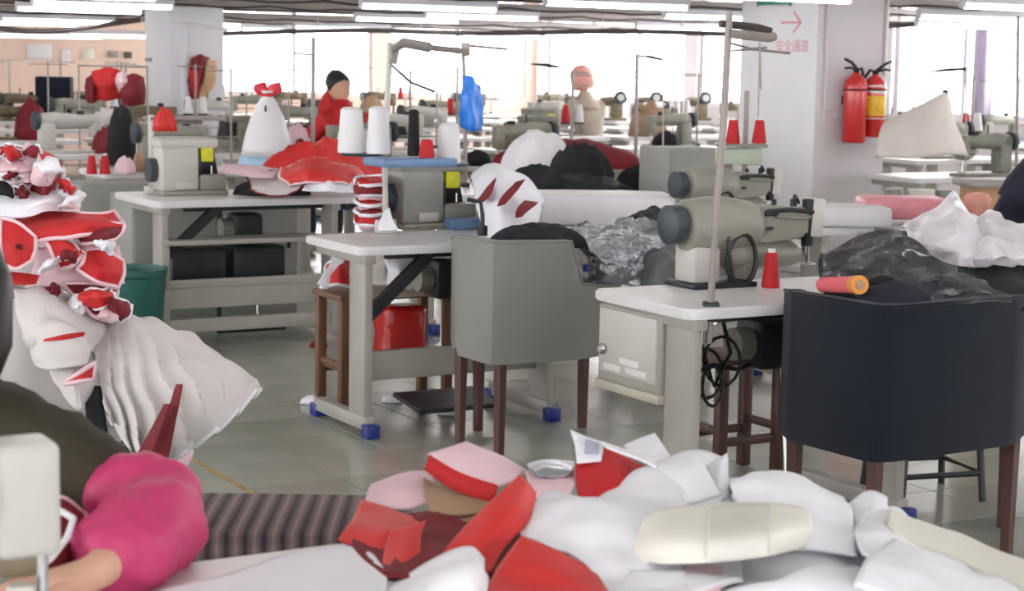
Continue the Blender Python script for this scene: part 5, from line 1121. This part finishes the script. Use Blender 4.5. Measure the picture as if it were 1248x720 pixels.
 ('white_cloth', 'white cloth at the bottom edge between red strip and band', [[(768, 690, 2.56), (800, 694, 2.55), (835, 698, 2.54)], [(762, 712, 2.48), (800, 715, 2.46), (838, 716, 2.47)], [(762, 745, 2.42), (800, 748, 2.41), (840, 745, 2.42)]], .010, .005),
]
for k, (m, lab, pts, w, th) in enumerate(FG):
    nm = {'bright_red': 'red_strip', 'dark_red': 'red_strip', 'red_cloth': 'red_strip', 'kraft': 'lining_piece', 'silver': 'foil_scrap', 'cream_cloth': 'elastic_band', 'pink_white': 'pink_strip'}.get(m, 'white_cloth')
    zmin = (.772 if 'rounded end lying' in lab else .7655) + .0007 * k                 # nothing sinks below the tabletop
    pts = [[(lambda p: p if p.z >= zmin else atz(q[0], q[1], zmin))(at(*q)) for q in r] for r in pts]
    o = cloth(nm, pts, m, lab, 'fabric', 'cut pieces in the foreground pile', wr=w * (2.2 if m == 'white_cloth' else 1.2), wf=7, seed=210 + k, th=th, sub=9)
    if 'wide cream elastic' in lab:
        cloth('grey_patch', [[at(862, 617, 2.6752) - o.location, at(900, 614, 2.6781) - o.location, at(938, 614, 2.6830) - o.location], [at(862, 651, 2.4831) - o.location, at(900, 648, 2.4831) - o.location, at(938, 645, 2.5026) - o.location], [at(862, 683, 2.4509) - o.location, at(900, 681, 2.4539) - o.location, at(938, 677, 2.4734) - o.location]], mat('greyish elastic', (212, 210, 202), .8), parent=o, th=.002, wr=0)
    if 'pointed paper' in lab:
        cloth('grey_print', [[at(714, 534, 3.03) - o.location, at(730, 540, 3.03) - o.location], [at(712, 552, 2.975) - o.location, at(730, 553, 2.98) - o.location]], mat('faint grey print', (178, 180, 200), .8), parent=o, th=.001, wr=0)

# ================================================================== PEOPLE
def skin_mesh(name, joints, bones, m, parent=None, sub=2, root=0):
    """joints: list of (Vector, radius)"""
    me = bpy.data.meshes.new(name); me.from_pydata([tuple(j[0]) for j in joints], bones, []); me.update()
    o = bpy.data.objects.new(name, me); COL.objects.link(o)
    if parent is not None: o.parent = parent
    s = o.modifiers.new('skin', 'SKIN'); s.use_smooth_shade = True
    me.skin_vertices or o.modifiers
    lay = me.skin_vertices[0].data if me.skin_vertices else None
    if lay is None:
        bpy.context.view_layer.objects.active = o
        bpy.ops.mesh.customdata_skin_add(); lay = me.skin_vertices[0].data
    for k, j in enumerate(joints):
        r = j[1]; lay[k].radius = r if isinstance(r, tuple) else (r, r); lay[k].use_root = (k == root)
    ss = o.modifiers.new('sub', 'SUBSURF'); ss.levels = sub; ss.render_levels = sub
    me.materials.append(M[m] if isinstance(m, str) else m)
    return o
V = Vector
def head_mesh(parent, c, r=.1, rz=0.0, hair='hair', skin='skin', lean=0.0, long=False):
    """face looks along -y before rz"""
    R = Matrix.Translation(c) @ Matrix.Rotation(rz, 4, 'Z') @ Matrix.Rotation(lean, 4, 'X')
    b = NB(); bmesh.ops.create_uvsphere(b, u_segments=24, v_segments=18, radius=1)
    for v in b.verts:
        x, y, z = v.co
        w = .78 - .10 * max(0, -z) ** 1.5
        q = V((x * w * r, y * .95 * r, z * 1.22 * r))
        if y < 0:
            q.y -= .20 * r * max(0, 1 - ((x / .22) ** 2 + ((z + .05) / .24) ** 2))         # nose
            q.y += .10 * r * max(0, 1 - (((abs(x) - .36) / .2) ** 2 + ((z - .14) / .14) ** 2))    # eye sockets
            q.y -= .06 * r * max(0, 1 - ((x / .3) ** 2 + ((z + .45) / .10) ** 2))          # mouth
            q.y -= .10 * r * max(0, 1 - ((x / .3) ** 2 + ((z + .85) / .25) ** 2))          # chin
        v.co = q
    h = obj('head', b, skin, parent, True); h.matrix_local = R
    for s in (-1, 1):
        b = NB(); bmesh.ops.create_uvsphere(b, u_segments=10, v_segments=8, radius=r * .13)
        e = obj('eye', b, 'white_top', h, True); e.location = (s * .30 * r, -.76 * r, .15 * r)
        b = NB(); bmesh.ops.create_uvsphere(b, u_segments=8, v_segments=6, radius=r * .07)
        q = obj('iris', b, 'black', e, True); q.location = (0, -r * .085, 0)
        bb = NB(); bx(bb, (0, 0, 0), (.3 * r, .06 * r, .05 * r), .02 * r); q = obj('eyebrow', bb, hair, h, 'auto'); q.location = (s * .31 * r, -.86 * r, .36 * r)
        b = NB(); bmesh.ops.create_uvsphere(b, u_segments=10, v_segments=8, radius=r * .2)
        for v in b.verts: v.co.x *= .35; v.co.z *= 1.4
        e = obj('ear', b, skin, h, True); e.location = (s * .78 * r, .05 * r, .05 * r)
    b = NB(); bx(b, (0, -.93 * r, -.47 * r), (.42 * r, .06 * r, .08 * r), .02 * r); obj('mouth', b, 'red_sign', h, 'auto')
    b = NB(); bmesh.ops.create_uvsphere(b, u_segments=24, v_segments=16, radius=1)
    dl = [v for v in b.verts if v.co.z < -.35 or (v.co.y < -.45 and v.co.z < .45)]
    bmesh.ops.delete(b, geom=dl, context='VERTS')
    for v in b.verts: v.co = V((v.co.x * .88 * r, v.co.y * 1.04 * r, v.co.z * 1.32 * r)) * (1 + .04 * noise.noise(v.co * 5))
    obj('hair', b, hair, h, True, .012)
    if long:
        b = NB(); tube(b, [(0, .9 * r, .2 * r), (0, 1.15 * r, -.6 * r), (0, 1.2 * r, -1.6 * r), (.1 * r, 1.2 * r, -2.6 * r)], [.3 * r, .38 * r, .32 * r, .12 * r], 10); obj('hair_tail', b, hair, h, True)
    return h
def hand(parent, wrist, aim, side, skin='skin', curl=.4, name='hand', s=1.0, up_=V((0, 0, 1))):
    """palm with five separate bent fingers; aim: direction of the fingers"""
    f = aim.normalized(); r = f.cross(up_).normalized() * side; n = r.cross(f).normalized()
    if n.z < 0: n = -n
    js = [(wrist, .024 * s), (wrist + f * .035 * s, (.034 * s, .02 * s)), (wrist + f * .08 * s, (.038 * s, .018 * s))]; bs = [(0, 1), (1, 2)]
    for k, (off, L) in enumerate(((-.027, .072), (-.009, .082), (.009, .076), (.026, .06))):
        p = wrist + f * .085 * s + r * off * s; i0 = len(js)
        js.append((p, .0105 * s)); bs.append((2, i0)); d = f.copy()
        for q in range(3):
            d = (d - n * curl * (.5 + .35 * q)).normalized(); p = p + d * L * s * (.42, .32, .26)[q]
            js.append((p, (.0098, .009, .0078)[q] * s)); bs.append((len(js) - 2, len(js) - 1))
    p = wrist + f * .03 * s - r * .03 * s; i0 = len(js); js.append((p, .013 * s)); bs.append((1, i0)); d = (f * .7 - r * .7).normalized()
    for q in range(2):
        p = p + d * .036 * s; d = (d + f * .4 - n * .25).normalized(); js.append((p, (.0115, .0095)[q] * s)); bs.append((len(js) - 2, len(js) - 1))
    return js, bs
def stool_under(x, y, label):
    return wood_stool((x, y, 0), label, .45, .32, .28, GZ)

# --- the woman at the left edge, working at her machine
wx, wy = -1.15, 2.98
stool_under(wx, wy + .02, 'wooden stool under the seated woman at the left edge')
W_ = thing('person', 'woman in olive top and magenta sleeve guard sewing at the left edge', 'person', (wx, wy, 0), 0)
Lc = lambda p: p - W_.location
shL, shR = V((wx + .20, wy - .16, .985)), V((wx - .17, wy - .12, 1.02))
elL = at(205, 628, 2.62); wrL = at(112, 700, 2.34)
elR = V((wx - .30, wy - .35, .87)); wrR = V((wx + .10, wy - .62, .86))
# body: pelvis, spine, neck, both arms, both legs in one skinned figure
J = [(V((wx, wy, .52)), (.16, .12)), (V((wx, wy - .02, .72)), (.145, .10)), (V((wx, wy - .05, .90)), (.13, .08)), (V((wx + .01, wy - .08, 1.05)), (.085, .055)), (V((wx + .02, wy - .13, 1.16)), .052), (V((wx + .03, wy - .17, 1.23)), .048),
     (shL, .062), (shL.lerp(elL, .5), .046), (elL, .040), (elL.lerp(wrL, .5), .036), (wrL, .026),
     (shR, .062), (shR.lerp(elR, .5), .046), (elR, .040), (elR.lerp(wrR, .5), .034), (wrR, .025),
     (V((wx + .11, wy - .02, .50)), .095), (V((wx + .15, wy - .42, .50)), .066), (V((wx + .14, wy - .40, .10)), .042), (V((wx + .15, wy - .53, .05)), .035),
     (V((wx - .11, wy - .02, .50)), .095), (V((wx - .14, wy - .42, .50)), .066), (V((wx - .14, wy - .40, .10)), .042), (V((wx - .15, wy - .53, .05)), .035)]
Bn = [(0, 1), (1, 2), (2, 3), (3, 4), (4, 5), (3, 6), (6, 7), (7, 8), (8, 9), (9, 10), (3, 11), (11, 12), (12, 13), (13, 14), (14, 15), (0, 16), (16, 17), (17, 18), (18, 19), (0, 20), (20, 21), (21, 22), (22, 23)]
for (wr_, aim, side, iw) in ((wrL, V((-.75, -.6, -.08)), 1, 10), (wrR, V((.7, -.6, -.1)), -1, 15)):
    js, bs = hand(None, wr_ + aim.normalized() * .02, aim, side, s=1.02)
    o0 = len(J); J += js; Bn += [(a + o0, c + o0) for a, c in bs]; Bn.append((iw, o0))
skin_mesh('body', [(Lc(p), r) for p, r in J], Bn, 'skin', W_, 2)
# clothes over it
T_ = [(V((wx, wy, .54)), (.19, .15)), (V((wx, wy - .02, .72)), (.175, .13)), (V((wx, wy - .06, .92)), (.185, .13)), (V((wx + .01, wy - .09, 1.07)), (.14, .10)), (V((wx + .02, wy - .12, 1.13)), .075),
      (shL, .066), (shL.lerp(elL, .4), .074), (shL.lerp(elL, .88), .066), (shR, .08), (shR.lerp(elR, .5), .068), (elR, .058), (elR.lerp(wrR, .8), .044)]
skin_mesh('top', [(Lc(p), r) for p, r in T_], [(0, 1), (1, 2), (2, 3), (3, 4), (3, 5), (5, 6), (6, 7), (3, 8), (8, 9), (9, 10), (10, 11)], 'olive', W_, 2)
d1 = (elL - shL).normalized(); d2 = (wrL - elL).normalized()
sg = skin_mesh('sleeve_guard', [(Lc(p), r) for p, r in ((elL - d1 * .135, .068), (elL - d1 * .07, .078), (elL + d1 * .0, .084), (elL + d2 * .09 , .082), (elL + d2 * .2, .076), (wrL - d2 * .07, .062), (wrL - d2 * .03, .036))], [(k, k + 1) for k in range(6)], 'magenta', W_, 3)
tx = bpy.data.textures.new('folds', 'CLOUDS'); tx.noise_scale = .06; tx.noise_depth = 2
for o_ in (sg, bpy.data.objects['top']):
    dm = o_.modifiers.new('folds', 'DISPLACE'); dm.texture = tx; dm.strength = .03; dm.mid_level = .5
sg2 = skin_mesh('sleeve_guard', [(Lc(p), r) for p, r in ((elR, .062), (elR.lerp(wrR, .4), .06), (elR.lerp(wrR, .8), .05), (elR.lerp(wrR, .95), .034))], [(0, 1), (1, 2), (2, 3)], 'magenta', W_, 2)
skin_mesh('trousers', [(Lc(p), r) for p, r in ((V((wx, wy, .53)), (.18, .14)), (V((wx + .11, wy - .02, .50)), .112), (V((wx + .15, wy - .42, .50)), .082), (V((wx + .14, wy - .40, .12)), .062), (V((wx - .11, wy - .02, .50)), .112), (V((wx - .14, wy - .42, .50)), .082), (V((wx - .14, wy - .40, .12)), .062))], [(0, 1), (1, 2), (2, 3), (0, 4), (4, 5), (5, 6)], 'navy_cloth', W_, 2)
for s in (-1, 1): b = NB(); bx(b, (s * .145, -.47, .035), (.09, .24, .07), .03, seg=3); obj('shoe', b, 'black', W_, True)
hd = head_mesh(W_, Lc(V((wx + .04, wy - .20, 1.33))), .105, .25, lean=.35)
b = NB(); lathe(b, [(.20, 1.0), (.17, 1.07), (.10, 1.14), (.066, 1.19)], (0, 0, 0), 20)
for v in b.verts: v.co = V((v.co.x + .015, v.co.y * .62 - .10 - (v.co.z - 1.0) * .2, v.co.z - .01))
obj('collar', b, 'olive', W_, True)
# long hair falling over the near shoulder
b = NB(); hp = [V((wx + .10, wy - .14, 1.34)), at(-60, 275, 2.74), at(-28, 350, 2.70), at(-22, 420, 2.66), at(-30, 490, 2.64)]
tube(b, [Lc(p) for p in hp], [.05, .06, .055, .045, .02], 12); obj('hair_tail', b, 'hair', W_, True)

# her machine head and the red piece being sewn
mt = at(-60, 640, 2.14)
t = thing('sewing_machine', 'white sewing machine with needle bar at the lower left edge', 'sewing machine', (mt.x, mt.y, .76), GZ)
hx = at(27, 600, 2.08) - t.location; hx.rotate(Matrix.Rotation(-GZ, 3, 'Z'))
b = NB(); bx(b, (hx.x - .20, hx.y, .012), (.5, .18, .024), .006); obj('bed', b, 'machine_light', t, 'auto')
b = NB(); bx(b, (hx.x + .0, hx.y, hx.z - .004), (.075, .075, .136), .012, seg=3); obj('head', b, 'machine_light', t, 'auto')
b = NB(); bx(b, (hx.x - .2, hx.y, hx.z + .02), (.36, .08, .10), .02); obj('arm', b, 'machine_light', t, 'auto')
b = NB(); bx(b, (hx.x - .38, hx.y, .13), (.12, .11, .26), .02); obj('column', b, 'machine_light', t, 'auto')
b = NB(); tube(b, [(hx.x - .49, hx.y, hx.z + .02), (hx.x - .44, hx.y, hx.z + .02)], [.06, .06], 18); obj('hand_wheel', b, 'wheel', t, 'auto')
b = NB(); bx(b, (hx.x - .008, hx.y - .0, hx.z - .082), (.05, .05, .03), .006); obj('head_underside', b, 'machine_old', t, 'auto')
b = NB(); tube(b, [(hx.x + .016, hx.y - .02, hx.z - .06), (hx.x + .016, hx.y - .02, .06)], .008, 10); obj('needle_bar', b, 'metal', t, 'auto')
b = NB(); bx(b, (hx.x - .012, hx.y - .03, hx.z - .125), (.03, .03, .05), .008); tube(b, [(hx.x - .012, hx.y - .052, hx.z - .115), (hx.x - .012, hx.y - .04, hx.z - .115)], .009, 12); obj('presser_bar', b, 'machine_light', t, 'auto')
b = NB(); tube(b, [(hx.x - .012, hx.y - .054, hx.z - .115), (hx.x - .012, hx.y - .05, hx.z - .115)], .004, 10); obj('screw', b, 'black', t, 'auto')
b = NB(); bx(b, (hx.x + .016, hx.y - .02, .05), (.02, .04, .02), .004); obj('presser_foot', b, 'metal', t, 'auto')
cloth('red_workpiece', [[(40, 610, 2.55), (75, 600, 2.55), (105, 625, 2.6)], [(35, 660, 2.42), (70, 655, 2.42), (110, 665, 2.5)], [(20, 715, 2.3), (65, 712, 2.3), (110, 712, 2.42)], [(10, 760, 2.22), (60, 765, 2.2), (110, 760, 2.3)]], 'dark_red', 'dark red piece being sewn by the woman', 'fabric', wr=.012, seed=301, th=.005, pipe='pink_white', pr=.004)
b = NB(); ps = [at(62, 618, 2.48), at(78, 625, 2.46), at(90, 632, 2.44), at(82, 655, 2.40), at(62, 680, 2.34), at(45, 694, 2.28)]; c = ps[-1].copy()
tube(b, [p - c for p in ps], .005, 6); o = obj('white_trim', b, 'white_cloth', None, True); o.location = c; tag(o, 'white cord trim trailing from the dark red workpiece', 'cord')

# plaid stool cover beyond the worktable
pl = mat('dark plaid cloth', (74, 62, 66), .85)
N = pl.node_tree.nodes; Lk = pl.node_tree.links; p_ = N['Principled BSDF']
tc = N.new('ShaderNodeTexCoord'); prev = None
for k, (ax, sc) in enumerate((('X', 9.0), ('Z', 9.0), ('X', 27.0))):
    w = N.new('ShaderNodeTexWave'); w.bands_direction = ax; w.inputs['Scale'].default_value = sc; Lk.new(tc.outputs['Object'], w.inputs['Vector'])
    mx = N.new('ShaderNodeMix'); mx.data_type = 'RGBA'; mx.inputs['A'].default_value = lin((78, 66, 70)) + (1,) ; mx.inputs['B'].default_value = lin((178, 160, 160)) + (1,)
    if prev is None: Lk.new(w.outputs['Fac'], mx.inputs['Factor']); prev = mx.outputs['Result']
    else:
        mu = N.new('ShaderNodeMix'); mu.data_type = 'RGBA'; mu.blend_type = 'MULTIPLY'; mu.inputs['Factor'].default_value = .45
        Lk.new(w.outputs['Fac'], mx.inputs['Factor']); Lk.new(prev, mu.inputs['A']); Lk.new(mx.outputs['Result'], mu.inputs['B']); prev = mu.outputs['Result']
Lk.new(prev, p_.inputs['Base Color'])
ps = thing('plaid_stool', 'stool with a dark plaid cover between the woman and the cloth pile', 'stool', (-.42, 3.42, 0), .02)
box('cushion', pl, (0, 0, .575), (.46, .32, .10), ps, .012)
box('skirt', pl, (0, -.155, .46), (.45, .012, .2), ps, .004)
for x in (-.18, .18):
    for y in (-.12, .12): q = NB(); bx(q, (x, y, .265), (.04, .04, .53), .004); obj('leg', q, 'dark_wood', ps, 'auto')

# --- seated workers further back
def worker(loc, rz, label, top, hairm='hair', hat=None, lean=.25, head_lean=.4, stool=True):
    t = thing('person', label, 'person', loc, rz)
    sL, sR = V((.18, -.12, 1.03)), V((-.18, -.12, 1.03)); eL, eR = V((.24, -.32, .82)), V((-.24, -.32, .82)); wL, wR = V((.10, -.52, .83)), V((-.10, -.52, .83))
    J = [(V((0, 0, .52)), (.14, .10)), (V((0, -.03, .75)), (.12, .085)), (V((0, -.10, 1.0)), (.10, .07)), (V((0, -.14, 1.13)), .048), (V((0, -.16, 1.19)), .046),
         (sL, .05), (eL, .038), (wL, .027), (sR, .05), (eR, .038), (wR, .028),
         (V((.1, -.02, .5)), .09), (V((.14, -.42, .49)), .065), (V((.13, -.38, .09)), .042), (V((-.1, -.02, .5)), .09), (V((-.14, -.42, .49)), .065), (V((-.13, -.38, .09)), .042)]
    B_ = [(0, 1), (1, 2), (2, 3), (3, 4), (2, 5), (5, 6), (6, 7), (2, 8), (8, 9), (9, 10), (0, 11), (11, 12), (12, 13), (0, 14), (14, 15), (15, 16)]
    for (w_, sd, iw) in ((wL, 1, 7), (wR, -1, 10)):
        js, bs = hand(None, w_ + V((0, -.02, 0)), V((-.2 * sd, -1, -.05)), sd); o0 = len(J); J += js; B_ += [(a + o0, c + o0) for a, c in bs]; B_.append((iw, o0))
    skin_mesh('body', J, B_, 'skin', t, 1)
    skin_mesh('jacket', [(V((0, 0, .55)), (.18, .14)), (V((0, -.03, .78)), (.165, .13)), (V((0, -.09, .98)), (.15, .12)), (V((0, -.14, 1.13)), .075), (sL, .085), (eL, .06), (eL.lerp(wL, .85), .042), (sR, .082), (eR, .06), (eR.lerp(wR, .85), .042)],
              [(0, 1), (1, 2), (2, 3), (2, 4), (4, 5), (5, 6), (2, 7), (7, 8), (8, 9)], top, t, 2)
    skin_mesh('trousers', [(V((0, 0, .53)), (.17, .13)), (V((.1, -.02, .5)), .105), (V((.14, -.42, .49)), .08), (V((.13, -.38, .1)), .06), (V((-.1, -.02, .5)), .105), (V((-.14, -.42, .49)), .08), (V((-.13, -.38, .1)), .06)], [(0, 1), (1, 2), (2, 3), (0, 4), (4, 5), (5, 6)], 'navy_cloth', t, 1)
    for s in (-1, 1): b = NB(); bx(b, (s * .135, -.44, .035), (.09, .23, .07), .03); obj('shoe', b, 'black', t, True)
    b = NB(); lathe(b, [(.19, .98), (.16, 1.05), (.09, 1.13), (.062, 1.19)], (0, 0, 0), 18)
    for v in b.verts: v.co = V((v.co.x, v.co.y * .68 - .11 - (v.co.z - 1.0) * .2, v.co.z))
    obj('collar', b, top, t, True)
    h = head_mesh(t, V((0, -.19, 1.29)), .105, 0, hairm, lean=head_lean)
    if hat:
        b = NB(); lathe(b, [(.125, -.06), (.135, .02), (.13, .08), (.115, .14), (.07, .18), (.01, .185)], (0, 0, 0), 20, .12, 2); obj('headscarf', b, hat, h, True)
    return t
worker(row_spot(427, 12.55), GZ + PI + .2, 'seated worker with black hair and red top behind the white cones', 'red_cloth', head_lean=.75)
worker(row_spot(716, 17.0), GZ + PI, 'seated worker with pink headscarf and pale coat before the far windows', mat('pale grey coat', (176, 164, 148), .8), hat=mat('pink headscarf', (236, 172, 164), .7))
worker(at(1224, 210, 7.7) * Vector((1, 1, 0)), 1.2, 'worker in a dark navy jacket at the right edge', 'navy_cloth')
p = at(148, 150, 12.1)
mound('black_jacket', (p.x, p.y, TZ), .10, .09, .36, 'black_cloth', 'black jacket slumped over a machine left of the white pillar', 'clothing', seed=318, rough=.12, folds=.25, pw=3)
b_ = mound('red_garment', at(404, 140, 14.0), .1, .08, .16, 'red_cloth', 'small red garment heap left of the black-haired worker', 'garment', seed=320, folds=.7)
o = box('grey_box', 'grey_cab', (b_.location.x, b_.location.y, (TZ + b_.location.z) / 2), (.22, .2, b_.location.z - TZ), None, .006); tag(o, 'grey box under the small red garment heap', 'box')

# ================================================================== SMALL FLOOR THINGS
b = NB(); nn = 14; pts_ = [G(2.289 + .002, 5.2 + i * .1) for i in range(nn)]
vs = [[b.verts.new(G(2.289 + s * (.011 + .004 * noise.noise(V((i * .7, s, 0)))), 5.15 + i * .1, .0008)) for s in (-1, 1)] for i in range(nn)]
for a_, c_ in zip(vs, vs[1:]): b.faces.new((a_[0], a_[1], c_[1], c_[0]))
c0 = G(2.289, 5.8)
for v in b.verts: v.co -= c0
o = obj('floor_tape', b, mat('worn amber tape', (168, 142, 84), .5, var=.3, vs=12), None, False, .0006); o.location = c0; tag(o, 'worn amber tape line along a tile joint on the floor', 'tape')
